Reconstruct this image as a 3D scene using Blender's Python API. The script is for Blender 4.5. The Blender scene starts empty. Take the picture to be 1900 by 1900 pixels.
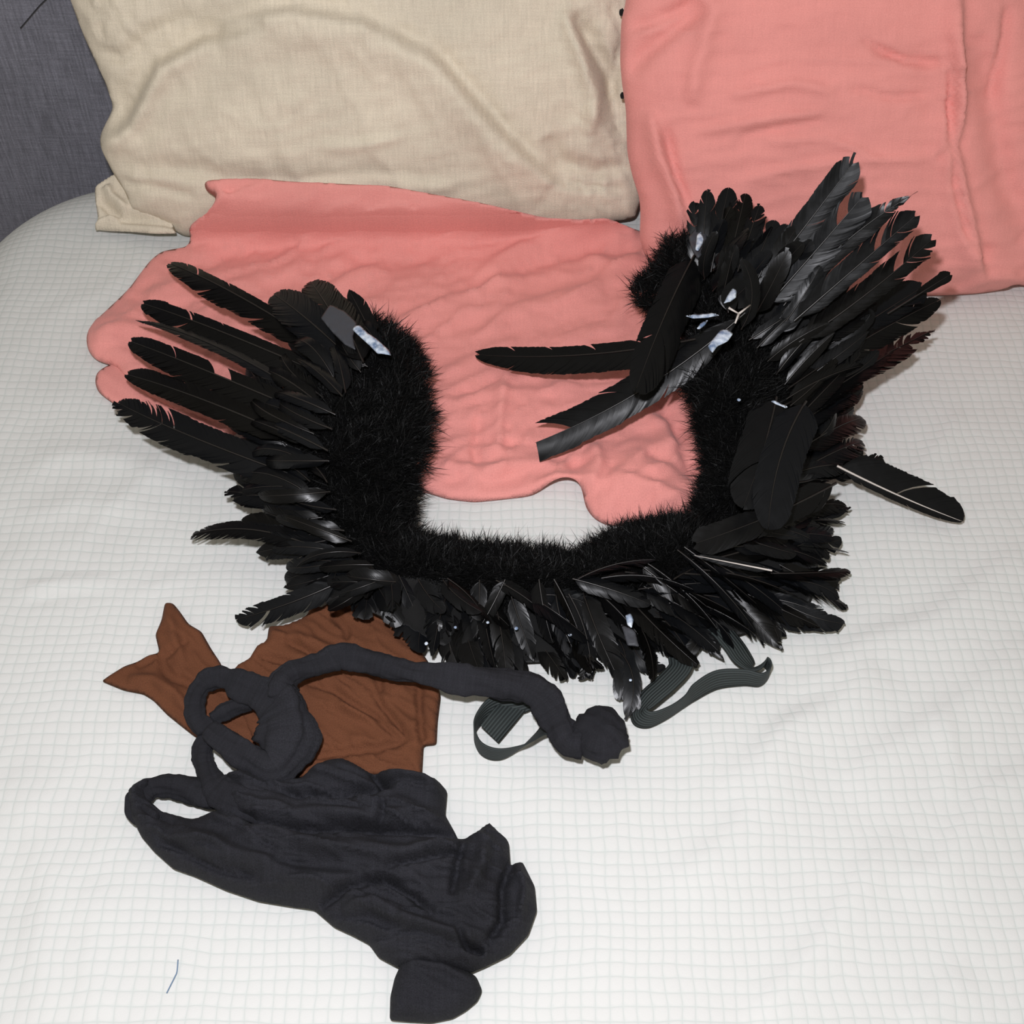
import bpy, math, random
import numpy as np
from mathutils import Vector, Matrix
from mathutils.geometry import delaunay_2d_cdt

random.seed(7)
RNG = np.random.default_rng(11)
SC = bpy.context.scene
COL = SC.collection

# ------------------------------------------------------------------ camera, light, exposure
Z0 = 0.55                       # height of the bed surface above the floor
CAM_H = 1.0                     # camera above the bed surface
PITCH = math.radians(50.0)      # looking down
T = 0.384                       # tan(half field of view)
SP, CP = math.sin(PITCH), math.cos(PITCH)

cam_data = bpy.data.cameras.new('camera')
cam_data.sensor_width = 36.0
cam_data.sensor_fit = 'HORIZONTAL'
cam_data.lens = 18.0 / T
cam_data.clip_start = 0.02
cam = bpy.data.objects.new('camera', cam_data)
cam.location = (0, 0, Z0 + CAM_H)
cam.rotation_euler = (math.pi / 2 - PITCH, 0, 0)
COL.objects.link(cam)
SC.camera = cam

SC.view_settings.view_transform = 'Standard'
SC.view_settings.look = 'None'
SC.view_settings.gamma = 1.0
SC.view_settings.use_curve_mapping = False
SC.view_settings.exposure = 0.0

world = bpy.data.worlds.new('room_light')
SC.world = world
world.use_nodes = True
bg = world.node_tree.nodes['Background']
bg.inputs['Color'].default_value = (1.0, 0.93, 0.78, 1)
bg.inputs['Strength'].default_value = 0.37

# the camera's own flash, a little above and left of the lens
fl = bpy.data.lights.new('camera_flash', 'AREA')
fl.shape = 'DISK'
fl.size = 0.05
fl.energy = 15.5
fl.color = (1.0, 1.0, 1.06)
flash = bpy.data.objects.new('camera_flash', fl)
flash.location = (-0.05, 0.105, Z0 + CAM_H + 0.088)
flash.rotation_euler = (math.pi / 2 - PITCH - math.radians(3), 0, 0)
COL.objects.link(flash)


# ------------------------------------------------------------------ geometry helpers
def P(px, py, h=0.0):
    """world point seen at pixel px, py of the 1900 frame at height h above the bed"""
    px = np.asarray(px, float); py = np.asarray(py, float); h = np.asarray(h, float)
    u = (px - 950) / 950 * T
    v = (950 - py) / 950 * T
    d = (CAM_H - h) / (SP - v * CP)
    return np.stack([u * d, d * (CP + v * SP), Z0 + h + 0 * d], -1)


def depth_at(py, h=0.0):
    v = (950 - py) / 950 * T
    return (CAM_H - h) / (SP - v * CP)


def px2m(px, py, h=0.0):
    return px * depth_at(py, h) * T / 950


def on_plane(px, py, O, N):
    px = np.asarray(px, float); py = np.asarray(py, float)
    u = (px - 950) / 950 * T
    v = (950 - py) / 950 * T
    D = np.stack([u, CP + v * SP, -SP + v * CP], -1)
    C0 = np.array([0, 0, Z0 + CAM_H])
    t = ((np.asarray(O) - C0) @ N) / (D @ N)
    return C0 + D * t[..., None]


def _hash(ix, iy, seed):
    n = (ix.astype(np.int64) * 374761393 + iy.astype(np.int64) * 668265263 + seed * 1442695041) & 0x7fffffff
    n = ((n ^ (n >> 13)) * 1274126177) & 0x7fffffff
    n = (n ^ (n >> 16)) & 0x7fffffff
    return n / float(0x7fffffff)


def vnoise(x, y, seed=0):
    ix = np.floor(x); iy = np.floor(y)
    fx = x - ix; fy = y - iy
    fx = fx * fx * fx * (fx * (fx * 6 - 15) + 10); fy = fy * fy * fy * (fy * (fy * 6 - 15) + 10)
    a = _hash(ix, iy, seed); b = _hash(ix + 1, iy, seed)
    c = _hash(ix, iy + 1, seed); d = _hash(ix + 1, iy + 1, seed)
    return (a * (1 - fx) + b * fx) * (1 - fy) + (c * (1 - fx) + d * fx) * fy


def fbm(x, y, seed=0, octaves=3):
    s = 0; a = 0.5; t = 0
    for o in range(octaves):
        s = s + a * vnoise(x * 2 ** o, y * 2 ** o, seed + o * 17); t += a; a *= 0.5
    return s / t


def ridged(p, ang, lx, ly, seed=0, octaves=2, warp=0.0):
    """long soft wrinkles running along ang (degrees, image axes), 0..1"""
    a = math.radians(ang)
    x = p[:, 0] * math.cos(a) + p[:, 1] * math.sin(a)
    y = -p[:, 0] * math.sin(a) + p[:, 1] * math.cos(a)
    if warp:
        y = y + warp * (fbm(p[:, 0] / (lx * .6), p[:, 1] / (lx * .6), seed + 5) - .5)
    n = fbm(x / lx, y / ly, seed, octaves)
    r = 1 - np.abs(2 * n - 1)
    return r ** 3


def seg_dist(p, poly, closed=True):
    """distance to polyline, signed side (left +) and position along it 0..1"""
    a = np.asarray(poly, float)
    b = np.roll(a, -1, 0) if closed else a[1:]
    if not closed:
        a = a[:-1]
    best = np.full(len(p), 1e18); side = np.zeros(len(p)); al = np.zeros(len(p))
    n = len(a)
    for i in range(n):
        e = b[i] - a[i]
        L2 = max(e @ e, 1e-12)
        w = p - a[i]
        t = np.clip((w @ e) / L2, 0, 1)
        q = w - t[:, None] * e
        d2 = (q * q).sum(1)
        m = d2 < best
        best = np.where(m, d2, best)
        side = np.where(m, np.sign(e[0] * w[:, 1] - e[1] * w[:, 0]), side)
        al = np.where(m, (i + t) / n, al)
    return np.sqrt(best), side, al


FOLD = 1.35                     # overall depth of the drawn folds


def creases(p, cl):
    """sum of drawn folds; each is (points, amplitude m, width left px, width right px)"""
    z = np.zeros(len(p))
    for pts, amp, w1, w2 in cl:
        amp = amp * FOLD
        d, s, al = seg_dist(p, pts, closed=False)
        w = np.where(s > 0, w1, w2)
        taper = np.clip(np.minimum(al, 1 - al) * 5, 0.0, 1) ** .5
        z += amp * np.exp(-(d / w) ** 2) * taper
    return z


def resample(pts, step, closed=True, smooth=3):
    pts = [np.array(q, float) for q in pts]
    if closed:
        pts = pts + [pts[0]]
    out = []
    for a, b in zip(pts[:-1], pts[1:]):
        n = max(1, int(round(np.linalg.norm(b - a) / step)))
        for i in range(n):
            out.append(a + (b - a) * i / n)
    if not closed:
        out.append(pts[-1])
    o = np.array(out)
    for _ in range(smooth):
        if closed:
            o = .25 * np.roll(o, 1, 0) + .5 * o + .25 * np.roll(o, -1, 0)
        else:
            o[1:-1] = .25 * o[:-2] + .5 * o[1:-1] + .25 * o[2:]
    return o


def catmull(pts, n):
    """smooth open curve through points of any dimension, n samples per span"""
    p = np.array(pts, float)
    p = np.vstack([2 * p[0] - p[1], p, 2 * p[-1] - p[-2]])
    out = []
    for i in range(1, len(p) - 2):
        for t in np.arange(n) / n:
            out.append(.5 * (2 * p[i] + (p[i + 1] - p[i - 1]) * t + (2 * p[i - 1] - 5 * p[i] + 4 * p[i + 1] - p[i + 2]) * t * t
                             + (3 * p[i] - p[i - 1] - 3 * p[i + 1] + p[i + 2]) * t ** 3))
    out.append(p[-2])
    return np.array(out)


def polyline_at(pts, ts):
    p = np.array(pts, float)
    s = np.concatenate([[0], np.cumsum(np.linalg.norm(np.diff(p, axis=0), axis=1))])
    s /= s[-1]
    return np.stack([np.interp(ts, s, p[:, k]) for k in range(p.shape[1])], -1)


def inside(p, poly):
    poly = np.asarray(poly, float)
    x, y = p[:, 0], p[:, 1]
    c = np.zeros(len(p), bool)
    j = len(poly) - 1
    for i in range(len(poly)):
        xi, yi = poly[i]; xj, yj = poly[j]
        if yi != yj:
            c ^= ((yi > y) != (yj > y)) & (x < (xj - xi) * (y - yi) / (yj - yi) + xi)
        j = i
    return c


def mesh_np(name, verts, quads=None, tris=None, mats=(), smooth=True, mat_idx=None, uv=None):
    me = bpy.data.meshes.new(name)
    nq = 0 if quads is None else len(quads)
    nt = 0 if tris is None else len(tris)
    loops = []
    if nq: loops.append(np.asarray(quads, np.int32).ravel())
    if nt: loops.append(np.asarray(tris, np.int32).ravel())
    loops = np.concatenate(loops)
    starts = np.concatenate([np.arange(nq) * 4, nq * 4 + np.arange(nt) * 3]).astype(np.int32)
    me.vertices.add(len(verts)); me.loops.add(len(loops)); me.polygons.add(nq + nt)
    me.vertices.foreach_set('co', np.asarray(verts, np.float32).ravel())
    me.loops.foreach_set('vertex_index', loops)
    me.polygons.foreach_set('loop_start', starts)
    if smooth:
        me.polygons.foreach_set('use_smooth', np.ones(nq + nt, bool))
    for m in mats:
        me.materials.append(m)
    if mat_idx is not None:
        me.polygons.foreach_set('material_index', np.asarray(mat_idx, np.int32))
    if uv is not None:
        l = me.uv_layers.new(name='cloth')
        l.data.foreach_set('uv', np.asarray(uv, np.float32)[loops].ravel())
    me.update(calc_edges=True)
    me.validate()
    return me


def add(name, me, parent=None, origin=None):
    """link a mesh whose vertices are in world space; the object sits at origin (or its parent's place)"""
    o = bpy.data.objects.new(name, me)
    COL.objects.link(o)
    off = np.zeros(3)
    q = parent
    while q is not None:
        off += np.array(q.location); q = q.parent
    loc = np.array(origin if origin is not None else off, float)
    me.transform(Matrix.Translation(Vector(-loc)))
    if parent is not None:
        o.parent = parent
        o.location = Vector(loc - off)
    else:
        o.location = Vector(loc)
    return o


def tag(o, label=None, cat=None, group=None, kind=None):
    if label: o['label'] = label
    if cat: o['category'] = cat
    if group: o['group'] = group
    if kind: o['kind'] = kind
    return o


def empty(name, loc, label, cat):
    o = bpy.data.objects.new(name, None)
    o.empty_display_size = .05
    COL.objects.link(o)
    o.location = Vector([float(c) for c in loc])
    return tag(o, label, cat)


def box_mesh(name, lo, hi, mat, bev=0.0):
    import bmesh
    bm = bmesh.new()
    bmesh.ops.create_cube(bm, size=1)
    for v in bm.verts:
        v.co = Vector([lo[k] + (v.co[k] + .5) * (hi[k] - lo[k]) for k in range(3)])
    if bev:
        bmesh.ops.bevel(bm, geom=bm.edges[:], offset=bev, segments=4, profile=.5, affect='EDGES')
    for f in bm.faces:
        f.smooth = bool(bev)
    me = bpy.data.meshes.new(name)
    bm.to_mesh(me); bm.free()
    me.materials.append(mat)
    return me


def sheet(name, outline, place, top, mat, spacing=8, normal=(0, 0, 1), bottom=None, parent=None, origin=None, smooth=3, holes=()):
    """soft closed body: top and bottom skins over a drawn outline, sharing its rim.
    place(p) gives the base surface, top(p, d) and bottom(p, d) the relief along normal (d = px from the rim)"""
    ol = resample(outline, spacing * .8, True, smooth)
    hs = [resample(h, spacing * .8, True, smooth) for h in holes]
    lo = ol.min(0); hi = ol.max(0)
    gx = np.arange(lo[0], hi[0], spacing); gy = np.arange(lo[1], hi[1], spacing * .87)
    X, Y = np.meshgrid(gx, gy)
    X = X + (np.arange(len(gy)) % 2)[:, None] * spacing * .5
    g = np.stack([X.ravel(), Y.ravel()], 1)
    g = g + RNG.uniform(-.12, .12, g.shape) * spacing
    g = g[inside(g, ol)]
    rims = [ol] + hs
    for h in hs:
        g = g[~inside(g, h)]
    dist = np.full(len(g), 1e9)
    for r in rims:
        dist = np.minimum(dist, seg_dist(g, r)[0])
    g = g[dist > spacing * .5]; dist = dist[dist > spacing * .5]
    nb = sum(len(r) for r in rims)
    allp = np.vstack(rims + [g])
    edges = []; k = 0
    for r in rims:
        n = len(r)
        edges += [(k + i, k + (i + 1) % n) for i in range(n)]; k += n
    vs, es, fs, ov, oe, of = delaunay_2d_cdt([Vector(q) for q in allp], edges, [], 2 if hs else 1, 1e-5)
    p = np.array([[v.x, v.y] for v in vs])
    tr = np.array([f for f in fs if len(f) == 3], np.int64)
    cen = p[tr].mean(1)
    keep = inside(cen, ol)
    for h in hs:
        keep &= ~inside(cen, h)
    tr = tr[keep]
    A = p[tr[:, 1]] - p[tr[:, 0]]; B = p[tr[:, 2]] - p[tr[:, 0]]
    flip = (A[:, 0] * B[:, 1] - A[:, 1] * B[:, 0]) > 0          # image y runs down
    tr[flip] = tr[flip][:, ::-1]
    d = np.full(len(p), 1e9)
    for r in rims:
        d = np.minimum(d, seg_dist(p, r)[0])
    rim = d < 1e-3
    d[rim] = 0
    base = place(p)
    N = np.asarray(normal, float)
    tz = top(p, d)
    bz = bottom(p, d) if bottom is not None else np.zeros(len(p))
    tz = np.maximum(tz, bz + .0008 * (~rim))
    bz = np.where(rim, tz, bz)
    vt = base + tz[:, None] * N
    vb = base + bz[:, None] * N
    idx = np.full(len(p), -1)
    inner = ~rim
    idx[rim] = np.nonzero(rim)[0]
    idx[inner] = len(p) + np.arange(inner.sum())
    verts = np.vstack([vt, vb[inner]])
    tb = idx[tr][:, ::-1]
    uvp = np.stack([base[:, 0], base[:, 1] * 1.0 + base[:, 2]], 1)
    uv = np.vstack([uvp, uvp[inner]])
    me = mesh_np(name, verts, None, np.vstack([tr, tb]), [mat], uv=uv)
    return add(name, me, parent, origin)


def puff(d, edge, size, full):
    """rounded rim of radius-like width edge (px), then a slow swell"""
    e = np.clip(d / edge, 0, 1)
    return size * np.sqrt(np.clip(1 - (1 - e) ** 2, 0, 1)) + full


def tube(name, path, mat, parent=None, flat=.6, twist=3.0, amp=.07, seed=0, ring=36, n=18, cap0=True, cap1=True, min_h=0.002, knob=None):
    """soft rope of cloth through (px, py, half width px, centre height m)"""
    c = catmull(path, n)
    W = P(c[:, 0], c[:, 1], c[:, 3])
    tan = np.gradient(W, axis=0); tan /= np.linalg.norm(tan, axis=1)[:, None]
    up0 = np.array([0, -.4, .916])
    side = np.cross(tan, up0); side /= np.linalg.norm(side, axis=1)[:, None]
    up = np.cross(side, tan)
    r = px2m(c[:, 2], c[:, 1], c[:, 3])
    m = len(c)
    r = r * (1 + 1.3 * amp * (fbm(np.arange(len(r)) / 9.0, np.full(len(r), seed + .5), seed, 3) - .5) * 2)
    if cap0:
        for i in range(4): r[i] *= [.05, .55, .8, .95][i]
    if cap1:
        for i in range(4): r[m - 1 - i] *= [.05, .55, .8, .95][i]
    s = np.concatenate([[0], np.cumsum(np.linalg.norm(np.diff(W, axis=0), axis=1))])
    th = np.arange(ring) / ring * 2 * math.pi
    S, TH = np.meshgrid(s, th, indexing='ij')
    k = 1 + amp * np.sin(3 * TH + twist * S * 30 + 4 * fbm(S * 25, TH * .0, seed)) + amp * 2.4 * (fbm(S * 45, (np.cos(TH) + 2) * 4.5 + (np.sin(TH)+2)*3 + seed, seed + 3, 3) - .5) \
        + amp * 1.6 * (fbm(S * 14, (np.sin(TH) + 2) * 3 + np.cos(TH) * 2, seed + 9) - .5)
    R = r[:, None] * k
    V = W[:, None, :] + side[:, None, :] * (R * np.cos(TH))[..., None] + up[:, None, :] * (R * flat * np.sin(TH))[..., None]
    V[..., 2] = np.maximum(V[..., 2], Z0 + min_h)
    V = V.reshape(-1, 3)
    q = []
    for i in range(m - 1):
        a = i * ring + np.arange(ring); b = i * ring + (np.arange(ring) + 1) % ring
        q.append(np.stack([a, b, b + ring, a + ring], 1))
    quads = np.vstack(q)
    tr = [[0, (j + 1), j] for j in range(1, ring - 1)] + [[(m - 1) * ring, (m - 1) * ring + j, (m - 1) * ring + j + 1] for j in range(1, ring - 1)]
    me = mesh_np(name, V, quads, np.array(tr), [mat], uv=np.stack([(S * 1.0).ravel(), (TH * .02).ravel()], 1))
    return add(name, me, parent)


def ribbon(name, path, mat, parent, width, thick=.0012, n=10):
    """flat elastic band through (px, py, h of its centre, lean) ; lean 0 = lying flat, 1 = standing on edge"""
    c = catmull(path, n)
    W = P(c[:, 0], c[:, 1], c[:, 2])
    tan = np.gradient(W, axis=0); tan /= np.linalg.norm(tan, axis=1)[:, None]
    up = np.array([0, 0, 1.0])
    hor = np.cross(tan, up); hor /= np.linalg.norm(hor, axis=1)[:, None]
    lean = c[:, 3][:, None] * math.pi / 2
    wd = hor * np.cos(lean) + up * np.sin(lean)
    nn = np.cross(wd, tan)
    m = len(c); K = 5
    f = np.linspace(-.5, .5, K)
    top = W[:, None, :] + wd[:, None, :] * (f[None, :, None] * width) + nn[:, None, :] * thick * .5
    bot = top - nn[:, None, :] * thick
    V = np.concatenate([top, bot[:, ::-1]], 1)
    V[..., 2] = np.maximum(V[..., 2], Z0 + .002)
    R = 2 * K
    V = V.reshape(-1, 3)
    q = []
    for i in range(m - 1):
        a = i * R + np.arange(R); b = i * R + (np.arange(R) + 1) % R
        q.append(np.stack([a, b, b + R, a + R], 1))
    for i in (0, m - 1):
        for j in range(K - 1):
            q.append(np.array([[i * R + j, i * R + j + 1, i * R + R - 2 - j, i * R + R - 1 - j]]))
    s = np.concatenate([[0], np.cumsum(np.linalg.norm(np.diff(W, axis=0), axis=1))])
    uv = np.stack([np.repeat(s, R), np.tile(np.concatenate([f, f[::-1]]) * width, m)], 1)
    me = mesh_np(name, V, np.vstack(q), None, [mat], smooth=False, uv=uv)
    return add(name, me, parent)


# ------------------------------------------------------------------ materials
def new_mat(name, col, rough=.8, spec=.3, sheen=0.0):
    m = bpy.data.materials.new(name)
    m.use_nodes = True
    b = m.node_tree.nodes['Principled BSDF']
    b.inputs['Base Color'].default_value = (*col, 1)
    b.inputs['Roughness'].default_value = rough
    b.inputs['Specular IOR Level'].default_value = spec
    if sheen:
        b.inputs['Sheen Weight'].default_value = sheen
        b.inputs['Sheen Roughness'].default_value = .5
    return m, m.node_tree, b


def N(nt, typ, **kw):
    n = nt.nodes.new(typ)
    for k, v in kw.items():
        if k in n.inputs.keys():
            n.inputs[k].default_value = v
        else:
            setattr(n, k, v)
    return n


def woven(name, col, var=.12, scale=900, bump=.25, rough=.9, spec=.2, sheen=.1, streak=(1, 1), streak_amt=.0, fleck=None, fine=.1):
    """plain woven or knitted cloth: thread relief plus uneven dye"""
    m, nt, b = new_mat(name, col, rough, spec, sheen)
    L = nt.links.new
    uv = N(nt, 'ShaderNodeUVMap')
    mp = N(nt, 'ShaderNodeMapping'); L(uv.outputs['UV'], mp.inputs['Vector'])
    mp.inputs['Scale'].default_value = (scale * streak[0], scale * streak[1], scale)
    nz = N(nt, 'ShaderNodeTexNoise', Scale=1.0, Detail=3.0, Roughness=.6); L(mp.outputs[0], nz.inputs['Vector'])
    big = N(nt, 'ShaderNodeTexNoise', Scale=9.0, Detail=3.0, Roughness=.55); L(uv.outputs['UV'], big.inputs['Vector'])
    mp2 = N(nt, 'ShaderNodeMapping'); L(uv.outputs['UV'], mp2.inputs['Vector'])
    mp2.inputs['Scale'].default_value = (420, 26, 1)
    st = N(nt, 'ShaderNodeTexNoise', Scale=1.0, Detail=2.0); L(mp2.outputs[0], st.inputs['Vector'])
    mp3 = N(nt, 'ShaderNodeMapping'); L(uv.outputs['UV'], mp3.inputs['Vector'])
    mp3.inputs['Scale'].default_value = (26, 420, 1)
    st2 = N(nt, 'ShaderNodeTexNoise', Scale=1.0, Detail=2.0); L(mp3.outputs[0], st2.inputs['Vector'])

    def mul(sock, lo, hi, prev):
        r = N(nt, 'ShaderNodeMapRange'); L(sock, r.inputs['Value'])
        r.inputs['From Min'].default_value = .3; r.inputs['From Max'].default_value = .7
        r.inputs['To Min'].default_value = lo; r.inputs['To Max'].default_value = hi
        mx = N(nt, 'ShaderNodeVectorMath', operation='SCALE'); L(prev, mx.inputs[0]); L(r.outputs[0], mx.inputs['Scale'])
        return mx.outputs[0]
    rgb = N(nt, 'ShaderNodeRGB'); rgb.outputs[0].default_value = (*col, 1)
    c = mul(big.outputs['Fac'], 1 - var, 1 + var, rgb.outputs[0])
    c = mul(nz.outputs['Fac'], 1 - fine, 1 + fine, c)
    if streak_amt:
        c = mul(st.outputs['Fac'], 1 - streak_amt, 1 + streak_amt, c)
        c = mul(st2.outputs['Fac'], 1 - streak_amt * .6, 1 + streak_amt * .6, c)
    L(c, b.inputs['Base Color'])
    bm = N(nt, 'ShaderNodeBump', Strength=bump, Distance=.0015); L(nz.outputs['Fac'], bm.inputs['Height'])
    L(bm.outputs[0], b.inputs['Normal'])
    return m


M_LINEN = woven('beige_linen', (.63, .555, .44), var=.07, scale=650, bump=.5, streak_amt=.06, fine=.10)
M_CORAL = woven('coral_linen', (.71, .275, .245), var=.06, scale=700, bump=.45, streak_amt=.02, fine=.08)
M_HEAD = woven('grey_upholstery', (.165, .165, .195), var=.10, scale=500, bump=.6, streak_amt=.22, fine=.16)
M_BROWN = woven('brown_nylon', (.118, .043, .020), var=.10, scale=1100, bump=.4, fine=.25, sheen=.0)
M_TIGHT = woven('charcoal_knit', (.0175, .0175, .0215), var=.18, scale=1000, bump=.7, fine=.35, sheen=.0, streak_amt=.12)
M_BLACK = woven('black_backing', (.006, .006, .006), scale=800)
M_ELASTIC, nt, b = new_mat('black_elastic', (.020, .026, .026), .7, .35)
uv = N(nt, 'ShaderNodeUVMap'); mp = N(nt, 'ShaderNodeMapping'); nt.links.new(uv.outputs[0], mp.inputs[0])
wv = N(nt, 'ShaderNodeTexWave', Scale=1.0, Distortion=.4); wv.bands_direction = 'Y'
mp.inputs['Scale'].default_value = (60, 110, 1); nt.links.new(mp.outputs[0], wv.inputs['Vector'])
rp = N(nt, 'ShaderNodeValToRGB'); rp.color_ramp.elements[0].color = (.010, .013, .013, 1); rp.color_ramp.elements[1].color = (.036, .046, .045, 1)
nt.links.new(wv.outputs['Fac'], rp.inputs[0]); nt.links.new(rp.outputs[0], b.inputs['Base Color'])
bm_ = N(nt, 'ShaderNodeBump', Strength=.6, Distance=.001); nt.links.new(wv.outputs['Fac'], bm_.inputs['Height']); nt.links.new(bm_.outputs[0], b.inputs['Normal'])

M_FEATHER, nt, b = new_mat('black_feather', (.004, .004, .004), .40, .17)
oi = N(nt, 'ShaderNodeObjectInfo')
rp = N(nt, 'ShaderNodeValToRGB')
rp.color_ramp.elements[0].color = (.0022, .0020, .0018, 1); rp.color_ramp.elements[1].color = (.0045, .005, .006, 1)
nt.links.new(oi.outputs['Random'], rp.inputs[0]); nt.links.new(rp.outputs[0], b.inputs['Base Color'])
tc = N(nt, 'ShaderNodeTexCoord'); nz = N(nt, 'ShaderNodeTexNoise', Scale=90.0, Detail=2.0)
nt.links.new(tc.outputs['Object'], nz.inputs['Vector'])
mr = N(nt, 'ShaderNodeMapRange'); mr.inputs['To Min'].default_value = .20; mr.inputs['To Max'].default_value = .46
nt.links.new(nz.outputs['Fac'], mr.inputs[0]); nt.links.new(mr.outputs[0], b.inputs['Roughness'])
M_SHAFT, _, _ = new_mat('dark_shaft', (.012, .010, .009), .35, .5)
M_SHAFT_PALE, _, _ = new_mat('pale_shaft', (.55, .50, .46), .4, .5)
M_FUR, _, _ = new_mat('black_down', (.0038, .0038, .0038), .55, .20)
M_TAPE, nt, b = new_mat('bluish_white_tape', (.45, .52, .62), .35, .5)
nz = N(nt, 'ShaderNodeTexNoise', Scale=140.0, Detail=3.0)
rp = N(nt, 'ShaderNodeValToRGB'); rp.color_ramp.elements[0].position = .35; rp.color_ramp.elements[1].position = .65
rp.color_ramp.elements[0].color = (.13, .19, .30, 1); rp.color_ramp.elements[1].color = (.60, .66, .74, 1)
tc = N(nt, 'ShaderNodeTexCoord'); nt.links.new(tc.outputs['Object'], nz.inputs['Vector'])
nt.links.new(nz.outputs['Fac'], rp.inputs[0]); nt.links.new(rp.outputs[0], b.inputs['Base Color'])
M_GREYTAPE, _, _ = new_mat('dark_grey_tape', (.045, .047, .055), .55, .4)
M_THREAD, _, _ = new_mat('blue_thread', (.16, .24, .36), .8, .2)
M_DARKTHREAD, _, _ = new_mat('dark_thread', (.03, .03, .035), .8, .2)
M_WOOD, _, _ = new_mat('bed_wood', (.18, .11, .06), .6, .3)
M_MATTRESS, _, _ = new_mat('mattress_cloth', (.6, .6, .58), .9, .2)
M_WALL, nt, b = new_mat('painted_wall', (.42, .40, .37), .9, .2)
nz = N(nt, 'ShaderNodeTexNoise', Scale=60.0, Detail=4.0); bm_ = N(nt, 'ShaderNodeBump', Strength=.1); nt.links.new(nz.outputs['Fac'], bm_.inputs['Height']); nt.links.new(bm_.outputs[0], b.inputs['Normal'])
M_FLOOR, nt, b = new_mat('floor_boards', (.25, .17, .10), .6, .3)
wv = N(nt, 'ShaderNodeTexWave', Scale=5.0, Distortion=3.0, Detail=3.0)
rp = N(nt, 'ShaderNodeValToRGB'); rp.color_ramp.elements[0].color = (.20, .13, .075, 1); rp.color_ramp.elements[1].color = (.29, .20, .12, 1)
nt.links.new(wv.outputs['Fac'], rp.inputs[0]); nt.links.new(rp.outputs[0], b.inputs['Base Color'])

# quilted bedspread: small woven checks, every square a soft pillow between sunken threads
M_SPREAD, nt, b = new_mat('white_waffle_cotton', (.80, .80, .785), .92, .15, .05)
L = nt.links.new
tc = N(nt, 'ShaderNodeTexCoord')
wz = N(nt, 'ShaderNodeTexNoise', Scale=7.0, Detail=3.0, Roughness=.6); L(tc.outputs['Object'], wz.inputs['Vector'])
sub = N(nt, 'ShaderNodeVectorMath', operation='SUBTRACT'); L(wz.outputs['Color'], sub.inputs[0]); sub.inputs[1].default_value = (.5, .5, .5)
scl = N(nt, 'ShaderNodeVectorMath', operation='SCALE'); L(sub.outputs[0], scl.inputs[0]); scl.inputs['Scale'].default_value = .020
addv = N(nt, 'ShaderNodeVectorMath', operation='ADD'); L(tc.outputs['Object'], addv.inputs[0]); L(scl.outputs[0], addv.inputs[1])
sep = N(nt, 'ShaderNodeSeparateXYZ'); L(addv.outputs[0], sep.inputs[0])
CELL = .0106


def band(sock):
    a = N(nt, 'ShaderNodeMath', operation='MULTIPLY'); L(sock, a.inputs[0]); a.inputs[1].default_value = math.pi / CELL
    s = N(nt, 'ShaderNodeMath', operation='SINE'); L(a.outputs[0], s.inputs[0])
    ab = N(nt, 'ShaderNodeMath', operation='ABSOLUTE'); L(s.outputs[0], ab.inputs[0])
    pw = N(nt, 'ShaderNodeMath', operation='POWER'); L(ab.outputs[0], pw.inputs[0]); pw.inputs[1].default_value = .36
    return pw.outputs[0]


mx = N(nt, 'ShaderNodeMath', operation='MULTIPLY'); L(band(sep.outputs['X']), mx.inputs[0]); L(band(sep.outputs['Y']), mx.inputs[1])
fz = N(nt, 'ShaderNodeTexNoise', Scale=900.0, Detail=2.0); L(tc.outputs['Object'], fz.inputs['Vector'])
hz = N(nt, 'ShaderNodeMath', operation='MULTIPLY_ADD'); L(fz.outputs['Fac'], hz.inputs[0]); hz.inputs[1].default_value = .25; L(mx.outputs[0], hz.inputs[2])
bmp = N(nt, 'ShaderNodeBump', Strength=.30, Distance=.0018); L(hz.outputs[0], bmp.inputs['Height']); L(bmp.outputs[0], b.inputs['Normal'])
rp = N(nt, 'ShaderNodeValToRGB')
rp.color_ramp.elements[0].position = .0; rp.color_ramp.elements[0].color = (.550, .585, .56, 1)
rp.color_ramp.elements[1].position = .75; rp.color_ramp.elements[1].color = (.645, .645, .625, 1)
L(mx.outputs[0], rp.inputs[0]); L(rp.outputs[0], b.inputs['Base Color'])

# ------------------------------------------------------------------ the setting
FX = (-2.0, 2.2); FY = (-2.2, 1.66)
o = add('floor', box_mesh('floor', (FX[0], FY[0], -.05), (FX[1], FY[1], 0), M_FLOOR)); tag(o, kind='structure')
o = add('wall_back', box_mesh('wall_back', (FX[0], FY[1], 0), (FX[1], FY[1] + .08, 2.5), M_WALL)); tag(o, kind='structure')

# ------------------------------------------------------------------ bed under the spread
BX0, BX1, BY0, BY1, BR = -.665, 1.00, -.62, 1.435, .21        # rounded top outline of the bed
bed = empty('bed', ((BX0 + BX1) / 2, (BY0 + BY1) / 2, 0), 'double bed with a blue-grey woven fabric headboard behind the pillows', 'bed')


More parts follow.
